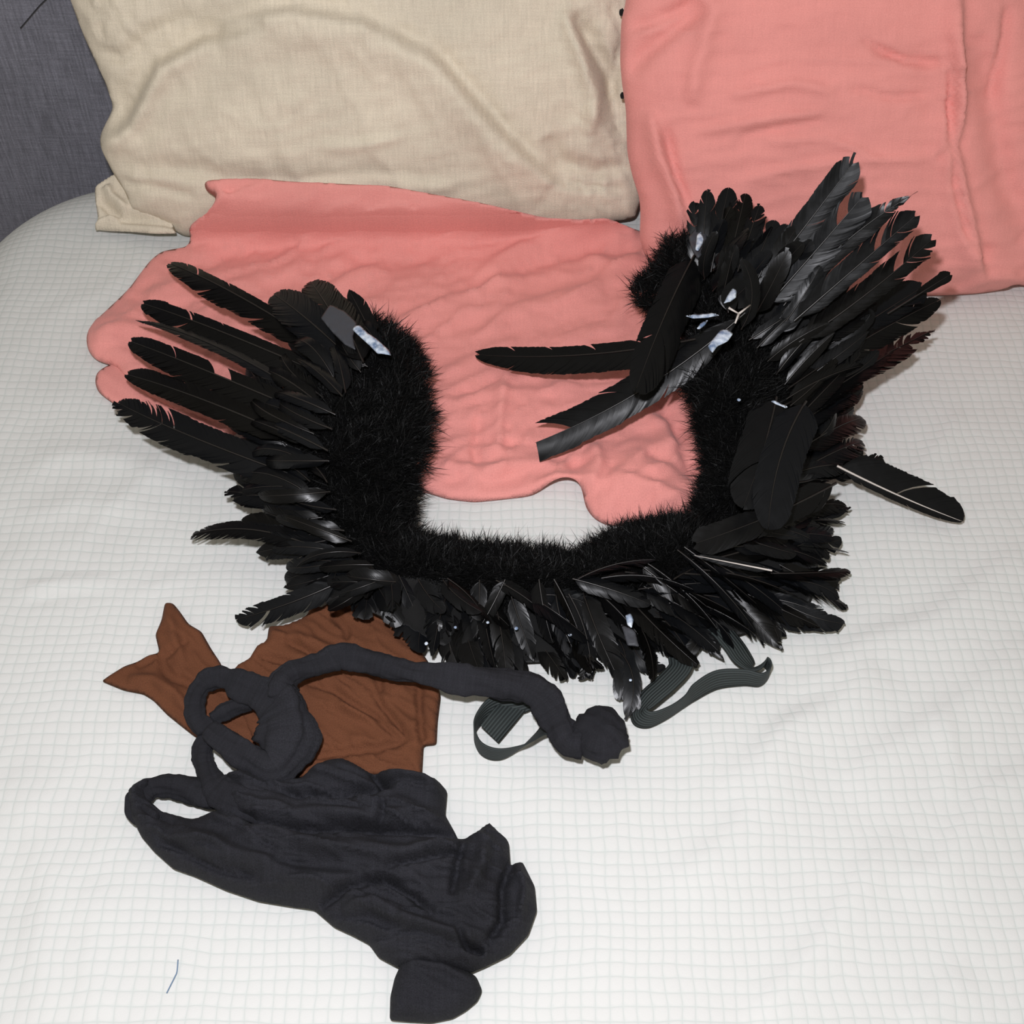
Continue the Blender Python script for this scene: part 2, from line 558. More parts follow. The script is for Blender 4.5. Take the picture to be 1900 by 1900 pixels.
def round_slab(name, inset, z0, z1, mat, bev):
    """mattress-like block with rounded upright corners and softened top edge"""
    r_ = BR - inset + .02
    ring = []
    for cx_, cy_, a0 in ((BX1 - inset - r_, BY1 - inset - r_, 0), (BX0 + inset + r_, BY1 - inset - r_, 90), (BX0 + inset + r_, BY0 + inset + r_, 180), (BX1 - inset - r_, BY0 + inset + r_, 270)):
        for k in range(9):
            a_ = math.radians(a0 + k * 90 / 8)
            ring.append((cx_, cy_, math.cos(a_), math.sin(a_)))
    n_ = len(ring); V_ = []
    prof = [(r_, z0), (r_, z1 - bev)] + [(r_ - bev + bev * math.cos(t_), z1 - bev + bev * math.sin(t_)) for t_ in np.linspace(.3, math.pi / 2, 5)]
    for rad, zz in prof:
        V_ += [(c[0] + c[2] * rad, c[1] + c[3] * rad, zz) for c in ring]
    me = bpy.data.meshes.new(name)
    F_ = [(i * n_ + j, i * n_ + (j + 1) % n_, (i + 1) * n_ + (j + 1) % n_, (i + 1) * n_ + j) for i in range(len(prof) - 1) for j in range(n_)]
    F_ += [tuple(range(n_ - 1, -1, -1)), tuple((len(prof) - 1) * n_ + j for j in range(n_))]
    me.from_pydata(V_, [], F_); me.materials.append(mat)
    return me


add('mattress', round_slab('mattress', .05, .30, Z0 - .05, M_MATTRESS, .06), bed)
add('bed_base', round_slab('bed_base', .06, .12, .30, M_WOOD, .01), bed)
for sx in (BX0 + .12, BX1 - .12):
    for sy in (BY0 + .12, BY1 - .12):
        add('leg', box_mesh('leg', (sx - .03, sy - .03, 0), (sx + .03, sy + .03, .12), M_WOOD, .005), bed)
# headboard: padded panel, fabric gently uneven
nx, nz_ = 150, 90
gx = np.linspace(-1.05, 1.35, nx); gz = np.linspace(.02, 1.35, nz_)
X, Zz = np.meshgrid(gx, gz)
Yf = 1.485 - .012 * (fbm(X * 3, Zz * 1.5, 3) - .5) - .003 * (fbm(X * 40, Zz * 4, 8) - .5)
edge = np.minimum(np.minimum(X - gx[0], gx[-1] - X), np.minimum(Zz - gz[0], gz[-1] - Zz))
Yf = Yf + .04 * np.clip(1 - edge / .05, 0, 1) ** 2
Vf = np.stack([X, Yf, Zz], -1).reshape(-1, 3)
Vb = np.stack([X, X * 0 + 1.60, Zz], -1).reshape(-1, 3)
I = np.arange(nx * nz_).reshape(nz_, nx)
q = np.stack([I[:-1, :-1], I[:-1, 1:], I[1:, 1:], I[1:, :-1]], -1).reshape(-1, 4)
rimi = np.concatenate([I[0, :], I[1:, -1], I[-1, -2::-1], I[-2:0:-1, 0]])
rn = np.roll(rimi, -1)
n0 = nx * nz_
q2 = np.stack([rn, rimi, rimi + n0, rn + n0], 1)
uvh = np.vstack([np.stack([X.ravel(), Zz.ravel()], 1)] * 2)
add('headboard', mesh_np('headboard', np.vstack([Vf, Vb]), np.vstack([q, q2, (q + n0)[:, ::-1]]), None, [M_HEAD], uv=uvh), bed)

# ------------------------------------------------------------------ bedspread
def pline(pts):
    return [tuple(P(a, b_)[:2]) for a, b_ in pts]


SPREAD_FOLDS = [
    ([(1657, 1540), (1594, 1625), (1521, 1742), (1436, 1837), (1395, 1893)], .0022, .020, .006),
    ([(1920, 1420), (1837, 1458), (1793, 1527), (1742, 1603), (1663, 1631)], .0020, .025, .007),
    ([(1515, 1300), (1451, 1354), (1395, 1490), (1331, 1571), (1240, 1640)], .0018, .030, .008),
    ([(1786, 1793), (1736, 1846), (1673, 1893)], .0018, .020, .006),
    ([(1742, 1319), (1764, 1410), (1748, 1477)], .0012, .010, .006),
    ([(1780, 760), (1765, 785), (1742, 821), (1694, 888), (1640, 960)], .0014, .012, .004),
    ([(1900, 1010), (1820, 1080), (1730, 1150), (1600, 1190), (1480, 1290)], .0022, .035, .010),
    ([(1620, 1230), (1560, 1300), (1450, 1350), (1340, 1470)], .0020, .030, .008),
    ([(1900, 1180), (1800, 1290), (1690, 1360), (1560, 1450)], .0018, .030, .009),
    ([(40, 1095), (110, 1082), (215, 1084)], .0024, .006, .005),
    ([(55, 1108), (140, 1098), (200, 1092)], -.0014, .003, .003),
    ([(260, 1098), (300, 1080), (350, 1062)], .0010, .005, .004),
    ([(0, 1440), (60, 1520), (90, 1640), (70, 1780), (90, 1900)], .0016, .03, .012),
    ([(160, 1640), (170, 1720), (160, 1830), (175, 1900)], .0014, .022, .008),
    ([(60, 860), (130, 840), (240, 850), (330, 900)], .0014, .020, .010),
    ([(20, 960), (160, 930), (300, 950)], .0010, .02, .01),
]
st = .0085
gx = np.arange(BX0 - .30, BX1 + .301, st); gy = np.arange(BY0 - .30, BY1 + .2, st)
X, Y = np.meshgrid(gx, gy)
p = np.stack([X.ravel(), Y.ravel()], 1)
cx = np.clip(p[:, 0], BX0 + BR, BX1 - BR); cy = np.clip(p[:, 1], BY0 + BR, BY1 - BR)
v = p - np.stack([cx, cy], 1); r = np.linalg.norm(v, axis=1)
din = BR - r                                   # >0 inside the rounded outline (only meaningful near the rim)
RO = .10                                       # rim roundover
z = np.where(din >= RO, 0, -(RO - np.sqrt(np.clip(RO ** 2 - (RO - np.clip(din, 0, RO)) ** 2, 0, None))))
out = din < 0
dirv = v / np.maximum(r, 1e-9)[:, None]
over = np.where(out, -din, 0)
pos = np.where(out[:, None], np.stack([cx, cy], 1) + dirv * (BR + over * .10)[:, None], p)
# at the head end the spread tucks between mattress and headboard
headside = (pos[:, 1] > BY1)
pos[:, 1] = np.where(headside, np.minimum(pos[:, 1], BY1 + .012), pos[:, 1])
z = np.where(out, -RO - over * .95, z)
fold = np.zeros(len(p))
for pts, amp, w1, w2 in SPREAD_FOLDS:
    fold += creases(p, [(pline(pts), amp * 1.5, w1, w2)])
nzv = .007 * (fbm(p[:, 0] * 4.5, p[:, 1] * 4.5, 21, 3) - .66) + .0028 * (fbm(p[:, 0] * 22, p[:, 1] * 16, 5, 2) - .6)
rdg = .0035 * (ridged(np.stack([p[:, 0], -p[:, 1]], 1), -55, .5, .11, 31, 2, .15) - .6)
amt = np.where(out, .3, 1.0)
z = z + np.minimum(nzv + rdg + .001, .0) * amt + fold * amt - .002
z = np.maximum(z, -.5)
V = np.stack([pos[:, 0], pos[:, 1], Z0 + z], 1)
SPREAD_XY, SPREAD_Z = p[~out], V[~out, 2]
ny_, nx_ = X.shape
I = np.arange(nx_ * ny_).reshape(ny_, nx_)
q = np.stack([I[:-1, :-1], I[:-1, 1:], I[1:, 1:], I[1:, :-1]], -1).reshape(-1, 4)
o = add('bedspread', mesh_np('bedspread', V, q, None, [M_SPREAD]), None, (0, .4, Z0 - .001))
tag(o, 'white cotton bedspread with a fine woven check covering the bed', 'bedspread')

# ------------------------------------------------------------------ pillows
def frame(base_px, tilt, yaw=0.0):
    """plane rising from the bed at a pixel, leaning back by tilt degrees from the horizontal"""
    O = P(*base_px, 0.0)
    a = math.radians(tilt)
    n = np.array([0, -math.sin(a), math.cos(a)])
    y = math.radians(yaw)
    n = np.array([n[0] * math.cos(y) - n[1] * math.sin(y), n[0] * math.sin(y) + n[1] * math.cos(y), n[2]])
    return O, n


O1, N1 = frame((700, 436), 63)
beige = empty('pillow', P(700, 425, 0), 'beige linen pillow leaning on the headboard behind the coral cloth', 'pillow')
out1 = [(95, -330), (120, -60), (135, 0), (160, 62), (204, 150), (219, 196), (192, 248), (193, 272), (216, 318), (238, 352), (250, 388), (300, 404), (345, 436), (600, 440), (900, 436), (1050, 422), (1178, 404),
        (1200, 330), (1210, 180), (1205, 0), (1215, -150), (1235, -330), (900, -310), (600, -305), (300, -310)]
cr1 = [
    ([(215, 235), (250, 215), (275, 165), (310, 105), (400, 55), (520, 35)], -.012, 14, 40),
    ([(200, 260), (245, 240), (290, 190), (330, 120), (420, 75)], .008, 20, 26),
    ([(430, 40), (560, 20), (690, 40), (800, 90), (880, 180), (960, 270), (1030, 320)], .012, 55, 12),
    ([(700, 38), (830, 100), (900, 190), (1000, 290), (1080, 330)], -.006, 10, 20),
    ([(1060, 20), (1090, 80), (1120, 130), (1128, 180)], -.013, 9, 22),
    ([(1040, 10), (1075, 100), (1100, 170), (1090, 240)], .010, 16, 12),
    ([(1150, 60), (1140, 120), (1130, 170), (1145, 240)], -.008, 10, 14),
    ([(1010, 240), (1040, 290), (1100, 310), (1160, 300)], -.008, 14, 20),
    ([(1000, 300), (1050, 332), (1150, 345)], -.005, 5, 12),
    ([(230, 300), (330, 300), (480, 318), (620, 320), (820, 322)], -.006, 12, 26),
    ([(250, 385), (280, 400), (345, 415)], -.006, 6, 9),
    ([(215, 330), (300, 335), (380, 350)], -.004, 8, 12),
    ([(610, 255), (680, 250), (760, 235)], .003, 14, 6),
    ([(580, 330), (700, 318), (850, 330)], .004, 14, 10),
    ([(180, 90), (250, 100), (300, 60), (380, 20)], -.006, 12, 18),
    ([(420, -60), (600, -90), (800, -70)], -.006, 20, 30),
]


def top1(p, d):
    cx_, cy_ = (p[:, 0] - 680) / 560, (p[:, 1] - 60) / 420
    dome = np.clip(1 - cx_ ** 2 * .9, 0, 1) * np.clip(1 - cy_ ** 2 * .95, 0, 1)
    z = puff(d, 130, .035, .055 * dome)
    f = np.clip(d / 40, .0, 1)
    z += 1.25 * creases(p, cr1) * np.clip(d / 22, .15, 1)
    z += f * (.004 * (ridged(p, 62, 260, 60, 3, 2, 60) - .4) + .0018 * (ridged(p, -15, 120, 24, 9, 2, 20) - .4))
    side = np.clip((p[:, 0] - 1000) / 120, 0, 1) + np.clip((330 - p[:, 0]) / 120, 0, 1)
    z += f * side * .006 * (ridged(p, 70, 60, 20, 14, 2, 20) - .4)
    z += .0012 * (fbm(p[:, 0] / 14, p[:, 1] / 14, 2, 2) - .5)
    return z


def place_on(O, Nn, flatten=True):
    return lambda p: on_plane(p[:, 0], p[:, 1], O, Nn)


def back_of(O, Nn, amount, edge, y_lim=1.478):
    def f(p, d):
        b0 = on_plane(p[:, 0], p[:, 1], O, Nn)
        k = -puff(d, edge, amount * .6, 0) - amount * .4 * np.clip(d / 250, 0, 1)
        k = np.maximum(k, (b0[:, 1] - y_lim) / (-Nn[1]) * -1 if False else k)
        lim_y = -(y_lim - b0[:, 1]) / (-Nn[1])          # y = b0.y + k*Ny, Ny<0
        lim_z = -(b0[:, 2] - Z0 - .003) / Nn[2]
        return np.minimum(np.maximum(k, np.maximum(lim_y, lim_z)), -.0)
    return f


sheet('cover', out1, place_on(O1, N1), top1, M_LINEN, 8, N1, back_of(O1, N1, .07, 120), beige)
# its lower left ear of loose linen, lying on the spread
ear = [(176, 428), (182, 404), (177, 374), (176, 348), (192, 336), (214, 322), (236, 338), (256, 380), (280, 394), (318, 410), (328, 433), (290, 434), (240, 430), (205, 429)]


def ear_place(p):
    h = .012 + .042 * np.clip((428 - p[:, 1]) / 100, 0, 1) + .01 * np.clip((p[:, 0] - 200) / 80, 0, 1)
    return P(p[:, 0], p[:, 1], h)


sheet('cover_corner', ear, ear_place, lambda p, d: puff(d, 10, .006, 0) + creases(p, [
    ([(184, 374), (206, 392), (228, 408), (262, 410), (300, 412), (345, 424)], -.010, 8, 8), ([(200, 350), (212, 372), (240, 396)], .008, 10, 8),
    ([(178, 424), (215, 408), (240, 404)], .006, 7, 5)]), M_LINEN, 4, (0, -.35, .94),
    lambda p, d: -.003 + 0 * d, beige, smooth=2)

O2, N2 = frame((1560, 548), 60, 2)
coral_p = empty('pillow', P(1560, 540, 0), 'large coral pink linen pillow standing beside the beige one', 'pillow')
out2 = [(1130, -330), (1166, -60), (1158, 5), (1150, 40), (1148, 110), (1151, 150), (1159, 205), (1161, 280), (1170, 322), (1184, 365), (1186, 400), (1184, 440), (1200, 480), (1300, 520), (1500, 545), (1620, 545), (1740, 544), (1800, 541), (1850, 534),
        (1872, 524), (1884, 523), (1905, 531), (1960, 540), (2060, 520), (2100, 420), (2110, 150), (2105, -100), (2100, -330), (1800, -300), (1450, -305)]
cr2 = [
    ([(1730, -20), (1725, 60), (1735, 180), (1728, 260), (1745, 340), (1768, 420), (1785, 480), (1800, 520)], .016, 26, 10),
    ([(1715, 120), (1722, 220), (1732, 330), (1752, 400), (1775, 455)], -.012, 9, 16),
    ([(1770, 60), (1800, 200), (1830, 330), (1880, 420)], -.008, 30, 22),
    ([(1700, 60), (1720, 150), (1712, 270), (1700, 290)], -.005, 6, 10),
    ([(1820, 10), (1812, 90), (1795, 180)], -.006, 6, 12),
    ([(1155, 60), (1230, 30), (1280, 0)], -.006, 8, 16),
    ([(1160, 140), (1200, 90), (1260, 40), (1290, 10)], -.008, 12, 22),
    ([(1310, 0), (1290, 60), (1270, 130), (1265, 190)], .006, 12, 20),
    ([(1195, 200), (1210, 280), (1240, 350), (1255, 420)], .010, 14, 10),
    ([(1225, 230), (1240, 310), (1262, 370)], -.006, 8, 8),
    ([(1330, 170), (1440, 150), (1520, 165)], .004, 10, 6), ([(1560, 70), (1640, 110), (1700, 118)], -.005, 8, 5),
    ([(1260, 240), (1400, 210), (1500, 200)], .004, 12, 7), ([(1400, 255), (1500, 245), (1600, 285)], .003, 10, 6),
    ([(1330, 330), (1450, 300), (1560, 285), (1700, 280)], .004, 10, 8), ([(1580, 100), (1660, 105), (1715, 115)], -.004, 5, 8),
    ([(1350, 245), (1420, 230), (1500, 215)], -.003, 5, 8), ([(1540, 160), (1620, 175), (1700, 170)], -.003, 5, 8),
    ([(1850, 440), (1880, 420), (1910, 400)], -.004, 6, 8), ([(1740, 540), (1780, 500), (1800, 440)], -.005, 14, 20),
    ([(1800, 500), (1850, 500), (1900, 520)], .006, 14, 8),
    ([(1820, 230), (1870, 228), (1910, 224)], -.003, 5, 7),
]


def top2(p, d):
    cx_, cy_ = (p[:, 0] - 1620) / 520, (p[:, 1] - 80) / 520
    dome = np.clip(1 - cx_ ** 2 * .9, 0, 1) * np.clip(1 - cy_ ** 2 * .9, 0, 1)
    z = puff(d, 90, .030, .050 * dome)
    f = np.clip(d / 40, 0, 1)
    z += 1.1 * creases(p, cr2) * np.clip(d / 18, .1, 1)
    z += f * (.0028 * (ridged(p, -8, 240, 42, 23, 2, 50) - .4) + .0014 * (ridged(p, 5, 90, 16, 29, 2, 20) - .4))
    z += .0012 * (fbm(p[:, 0] / 16, p[:, 1] / 16, 2, 2) - .5)
    return z


sheet('cover', out2, place_on(O2, N2), top2, M_CORAL, 8, N2, back_of(O2, N2, .06, 110, 1.47), coral_p)


def blob(name, px, py, h, r_px, mat, parent, sq=(1, 1, .6), O=None):
    import bmesh
    bm = bmesh.new()
    bmesh.ops.create_icosphere(bm, subdivisions=2, radius=1)
    c = P(px, py, h) if O is None else O
    r = px2m(r_px, py, h)
    for v_ in bm.verts:
        k = 1 + .25 * (random.random() - .5)
        v_.co = Vector([c[i] + v_.co[i] * r * sq[i] * k for i in range(3)])
    for f_ in bm.faces: f_.smooth = True
    me = bpy.data.meshes.new(name); bm.to_mesh(me); bm.free(); me.materials.append(mat)
    return add(name, me, parent)


for (bx, by) in ((1155, 177), (1154, 23)):
    pt = on_plane(np.array(bx), np.array(by), O2, N2)
    ob = blob('button', bx, by, .2, 7, M_BLACK, coral_p, (.7, .8, 1.0), pt)
    ob['label'] = 'small black button on the open side'

# ------------------------------------------------------------------ coral cloth lying on the bed
foot = [(330, 430), (700, 436), (1000, 434), (1190, 420), (1300, 400)]


OUT1 = resample(out1, 12, True, 2)


def coral_h(p):
    """lies on the bed, then climbs the foot of the beige pillow just in front of its surface"""
    d = seg_dist(p, OUT1)[0] * np.where(inside(p, OUT1), 1, -1)
    q_ = np.clip((d + 50) / 110, 0, 1)
    off = .068 * q_ * q_ * (3 - 2 * q_)
    w = on_plane(p[:, 0], p[:, 1], O1 + 0 * N1, N1)
    u = (p[:, 0] - 950) / 950 * T; v_ = (950 - p[:, 1]) / 950 * T
    D = np.stack([u, CP + v_ * SP, -SP + v_ * CP], -1)
    w = w + D * ((off + .008) / (D @ N1))[:, None]
    hz_ = w[:, 2] - Z0
    k = np.clip((1215 - p[:, 0]) / 40, 0, 1)
    hk = hz_ * k + .002 - (1 - k) * .03
    return .5 * (.004 + hk + np.sqrt((hk - .004) ** 2 + .022 ** 2)) - .003


cloth_out = [(376, 341), (384, 334), (470, 331), (540, 337), (720, 345), (900, 378), (1010, 404), (1085, 408), (1125, 404), (1165, 420), (1205, 436), (1250, 452), (1330, 500), (1420, 620), (1440, 760), (1400, 860), (1330, 900),
             (1318, 930), (1290, 962), (1240, 972), (1180, 974), (1130, 976), (1104, 964), (1088, 945), (1080, 915), (1072, 905), (1050, 903), (1020, 908), (985, 921), (940, 926), (880, 932), (830, 926), (790, 914), (700, 900), (560, 860),
             (430, 800), (330, 770), (270, 738), (235, 710), (215, 682), (180, 672), (165, 655), (163, 628), (180, 600), (205, 570), (240, 535), (262, 505), (280, 482), (300, 466), (330, 461), (350, 457), (355, 440), (348, 424), (360, 411), (385, 396), (398, 378), (404, 366), (385, 358)]
crc = [
    ([(880, 520), (960, 470), (1040, 440), (1100, 420)], .006, 30, 9),
    ([(930, 520), (1000, 500), (1100, 470), (1200, 470)], -.006, 8, 22),
    ([(700, 640), (780, 590), (880, 560), (960, 510)], .006, 26, 9),
    ([(820, 480), (760, 490), (690, 490), (640, 480)], -.0035, 8, 14),
    ([(560, 400), (640, 380), (760, 385), (860, 400)], -.004, 12, 20),
    ([(880, 640), (940, 590), (1030, 560), (1120, 540)], .006, 26, 9), ([(820, 700), (900, 660), (960, 640)], .004, 18, 8),
    ([(1000, 720), (1080, 730), (1160, 720)], .004, 10, 6), ([(820, 760), (900, 740), (1000, 735), (1100, 745)], .003, 10, 6),
    ([(940, 700), (930, 780), (925, 860)], .005, 14, 8), ([(890, 780), (880, 840), (890, 900)], -.004, 8, 12),
    ([(1210, 740), (1250, 800), (1270, 870), (1300, 900)], -.006, 10, 16), ([(1150, 760), (1230, 800), (1250, 850)], .006, 22, 10),
    ([(1130, 900), (1200, 920), (1280, 940)], .006, 16, 8), ([(1100, 830), (1110, 880), (1090, 920)], .009, 22, 12),
    ([(1190, 860), (1250, 880), (1310, 910)], -.005, 8, 10),
    ([(800, 870), (900, 880), (1000, 865), (1060, 880)], .005, 12, 7), ([(850, 830), (930, 830), (1020, 840)], -.003, 6, 8),
    ([(390, 350), (420, 380), (400, 420), (370, 450)], .008, 22, 10), ([(300, 480), (380, 500), (470, 470), (560, 460)], -.004, 12, 16),
    ([(250, 560), (300, 580), (360, 580)], -.004, 8, 12), ([(180, 640), (240, 620), (300, 630)], .004, 16, 10),
    ([(1080, 480), (1150, 500), (1190, 480)], .004, 12, 7), ([(610, 560), (660, 520), (720, 500)], .004, 18, 8),
]


def cloth_top(p, d):
    z = puff(d, 14, .006, 0) + .004 * np.clip(d / 90, 0, 1)
    f = np.clip(d / 30, 0, 1)
    z += creases(p, crc) * np.clip(d / 16, .1, 1)
    z += f * (.0060 * (ridged(p, -28, 220, 46, 41, 2, 60) - .35) + .0038 * (ridged(p, -12, 80, 15, 47, 2, 24) - .35))
    # the front hem lifts into a small hollow
    hol = np.exp(-(((p[:, 0] - 1045) / 45) ** 2 + ((p[:, 1] - 905) / 16) ** 2))
    z += .022 * hol
    z += .018 * np.exp(-(((p[:, 0] - 1200) / 90) ** 2 + ((p[:, 1] - 890) / 70) ** 2)) * f
    z += .012 * np.exp(-(((p[:, 0] - 200) / 50) ** 2 + ((p[:, 1] - 630) / 40) ** 2))
    return z + .0008 * (fbm(p[:, 0] / 14, p[:, 1] / 14, 2, 2) - .5)


def cloth_bot(p, d):
    return .018 * np.exp(-(((p[:, 0] - 1045) / 45) ** 2 + ((p[:, 1] - 905) / 16) ** 2)) + 0 * d


cloth = sheet('pillowcase', cloth_out, lambda p: P(p[:, 0], p[:, 1], coral_h(p)), cloth_top, M_CORAL, 7, (0, -.25, .968), cloth_bot, None, P(750, 640, 0), 4)
tag(cloth, 'crumpled coral pink linen cloth spread flat under the feather collar', 'cloth')
flap = [(262, 660), (225, 668), (195, 680), (178, 692), (176, 712), (182, 728), (215, 752), (262, 770), (330, 792), (430, 812), (470, 780), (380, 710)]
sheet('under_layer', flap, lambda p: P(p[:, 0], p[:, 1], .002), lambda p, d: puff(d, 12, .004, 0) + .003 * (ridged(p, 35, 120, 30, 5) - .3) * np.clip(d / 12, 0, 1), M_CORAL, 7, parent=cloth, smooth=4)

# ------------------------------------------------------------------ brown tights
brown = empty('brown_tights', P(620, 1290, 0), 'thin brown tights folded flat under the charcoal pair', 'tights')
NB = (0, -.2, .98)


def flatcloth(name, pts, h, mat, parent, cl, seed, ang, amp=.004, size=.005, sp=5, smooth=2, holes=(), hb=0.0, dome=0.0, edge=12, ly=16, lx=90):
    def top(p, d):
        z = puff(d, edge, size, dome * np.clip(d / 80, 0, 1))
        z += creases(p, cl) * np.clip(d / 10, .25, 1)
        z += np.clip(d / 14, 0, 1) * amp * (ridged(p, ang, lx, ly, seed, 2, lx * .25) - .35)
        return z
    hf = (lambda p: np.full(len(p), h)) if not callable(h) else h
    hb_f = lambda p, d: hb(p)
    return sheet(name, pts, lambda p: P(p[:, 0], p[:, 1], hf(p)), top, mat, sp, NB, (hb_f if callable(hb) else (lambda p, d: np.full(len(p), hb))), parent, None, smooth, holes)


flatcloth('leg', [(300, 1150), (306, 1118), (321, 1119), (334, 1135), (350, 1158), (374, 1172), (392, 1204), (408, 1228), (425, 1262), (470, 1330), (480, 1390), (430, 1385), (363, 1368), (340, 1350), (310, 1326), (285, 1300), (266, 1288), (230, 1281), (188, 1264), (205, 1252), (231, 1236), (255, 1228), (275, 1216), (296, 1211), (288, 1178)],
          .003, M_BROWN, brown, [([(296, 1211), (308, 1250), (325, 1264), (350, 1272), (380, 1290)], -.009, 5, 8), ([(240, 1262), (290, 1264), (330, 1290), (360, 1330)], .006, 12, 8),
                                  ([(315, 1130), (325, 1180), (345, 1240)], .004, 12, 8), ([(255, 1240), (275, 1232), (290, 1224)], -.006, 4, 6), ([(305, 1225), (330, 1210), (350, 1190)], -.003, 4, 6)], 3, 40, .003)
flatcloth('leg', [(415, 1262), (430, 1245), (445, 1232), (464, 1221), (478, 1198), (495, 1190), (499, 1162), (530, 1160), (560, 1148), (572, 1138), (578, 1121), (598, 1128), (612, 1116), (650, 1113), (731, 1110), (736, 1125), (750, 1170), (772, 1195), (795, 1228), (800, 1240),
                  (810, 1262), (818, 1292), (812, 1340), (810, 1382), (786, 1384), (783, 1440), (730, 1438), (690, 1440), (600, 1450), (520, 1440), (470, 1380)],
          .003, M_BROWN, brown, [
              ([(612, 1116), (622, 1150), (640, 1170), (645, 1190)], -.008, 4, 7), ([(530, 1195), (560, 1208), (590, 1225)], -.006, 5, 8), ([(480, 1222), (520, 1232), (560, 1245), (600, 1250)], -.007, 5, 9),
              ([(560, 1265), (620, 1290), (690, 1330), (740, 1375)], -.007, 5, 9), ([(585, 1262), (650, 1320), (720, 1350), (757, 1372)], .005, 10, 6), ([(660, 1240), (700, 1262), (706, 1290)], -.006, 4, 8),
              ([(575, 1412), (640, 1402), (700, 1396), (757, 1380)], -.009, 4, 9), ([(778, 1262), (776, 1300), (780, 1360), (784, 1384)], -.008, 4, 8), ([(500, 1180), (560, 1190), (640, 1215)], .004, 10, 6), ([(690, 1290), (730, 1340), (757, 1372)], -.006, 4, 8)],
          8, 32, .0045, size=.007)

# ------------------------------------------------------------------ charcoal tights
dark = empty('charcoal_tights', P(620, 1560, 0), 'charcoal knit tights in a twisted heap with one rolled leg stretched right', 'tights')
body = [(240, 1475), (252, 1458), (280, 1446), (284, 1462), (276, 1476), (280, 1488), (300, 1506), (330, 1514), (360, 1522), (386, 1514), (420, 1500), (430, 1470), (420, 1440), (450, 1430), (500, 1450), (560, 1446), (581, 1426), (610, 1412), (640, 1410), (668, 1424), (694, 1440), (720, 1430), (775, 1434), (812, 1448), (830, 1468), (826, 1512), (846, 1548), (850, 1558),
        (862, 1560), (882, 1546), (908, 1527), (944, 1562), (947, 1606), (970, 1600), (992, 1644), (996, 1690), (980, 1735), (945, 1772), (900, 1794), (872, 1806), (800, 1800), (740, 1796), (702, 1776), (685, 1752), (655, 1736), (620, 1720), (583, 1688), (540, 1682), (480, 1672), (420, 1652), (360, 1625), (322, 1612), (286, 1580), (262, 1552), (244, 1516)]
crd = [
    ([(420, 1500), (480, 1540), (560, 1556), (680, 1556), (760, 1558), (850, 1560)], -.012, 7, 10),
    ([(500, 1470), (560, 1490), (640, 1492), (700, 1480), (740, 1470)], -.009, 6, 10),
    ([(690, 1442), (706, 1462), (720, 1478)], -.010, 6, 10),
    ([(470, 1540), (600, 1590), (760, 1600), (900, 1570)], .008, 22, 12), ([(330, 1540), (440, 1600), (560, 1640), (700, 1655)], .008, 24, 14),
    ([(720, 1628), (800, 1612), (860, 1600)], -.007, 5, 8), ([(600, 1690), (660, 1660), (720, 1650), (770, 1680), (810, 1712)], -.010, 7, 10),
    ([(640, 1700), (700, 1690), (760, 1720), (840, 1745), (880, 1760)], .009, 14, 9), ([(850, 1740), (870, 1770), (900, 1776)], -.011, 6, 8),
    ([(947, 1606), (930, 1660), (930, 1720), (900, 1760)], -.008, 6, 12), ([(905, 1560), (900, 1620), (870, 1680)], .006, 14, 9), ([(865, 1564), (850, 1620), (840, 1680)], -.006, 6, 10),
    ([(260, 1500), (330, 1545), (420, 1570)], -.005, 6, 10), ([(300, 1570), (400, 1620), (500, 1650)], -.004, 6, 9), ([(720, 1444), (790, 1456), (820, 1480)], .007, 12, 8), ([(560, 1520), (700, 1530), (820, 1520)], .005, 14, 8),
    ([(700, 1560), (720, 1530), (715, 1500)], -.005, 5, 8), ([(960, 1610), (975, 1660), (965, 1720)], .006, 9, 7)]
flatcloth('body', body, lambda p: .010 + .012 * np.clip((1470 - p[:, 1]) / 40, 0, 1), M_TIGHT, dark, [(a_, 1.5 * b_, c_, d_) for a_, b_, c_, d_ in crd], 51, 14, .010, size=.020, sp=4.5, hb=lambda p: -.009 + .007 * np.clip((1470 - p[:, 1]) / 40, 0, 1), dome=.014, edge=34, ly=22, lx=110)
toe = [(723, 1893), (724, 1850), (732, 1815), (746, 1784), (770, 1772), (800, 1774), (840, 1784), (884, 1812), (895, 1838), (886, 1858), (864, 1876), (840, 1890), (800, 1898), (760, 1896)]
flatcloth('foot', toe, .006, M_TIGHT, dark, [([(760, 1790), (820, 1800), (886, 1830)], .006, 10, 6)], 17, 30, .003, size=.018, sp=5, hb=-.004, dome=.006, edge=30)
tube('leg', [(520, 1300, 34, .040), (524, 1268, 30, .044), (546, 1246, 21, .044), (595, 1232, 23, .040), (640, 1217, 23, .040), (702, 1230, 21, .040), (758, 1246, 20, .040), (830, 1256, 25, .042), (900, 1264, 26, .040), (968, 1276, 29, .036), (1010, 1300, 30, .034), (1038, 1344, 28, .032), (1056, 1374, 28, .032), (1084, 1378, 30, .034)],
     M_TIGHT, dark, .50, 2.2, .15, 4)
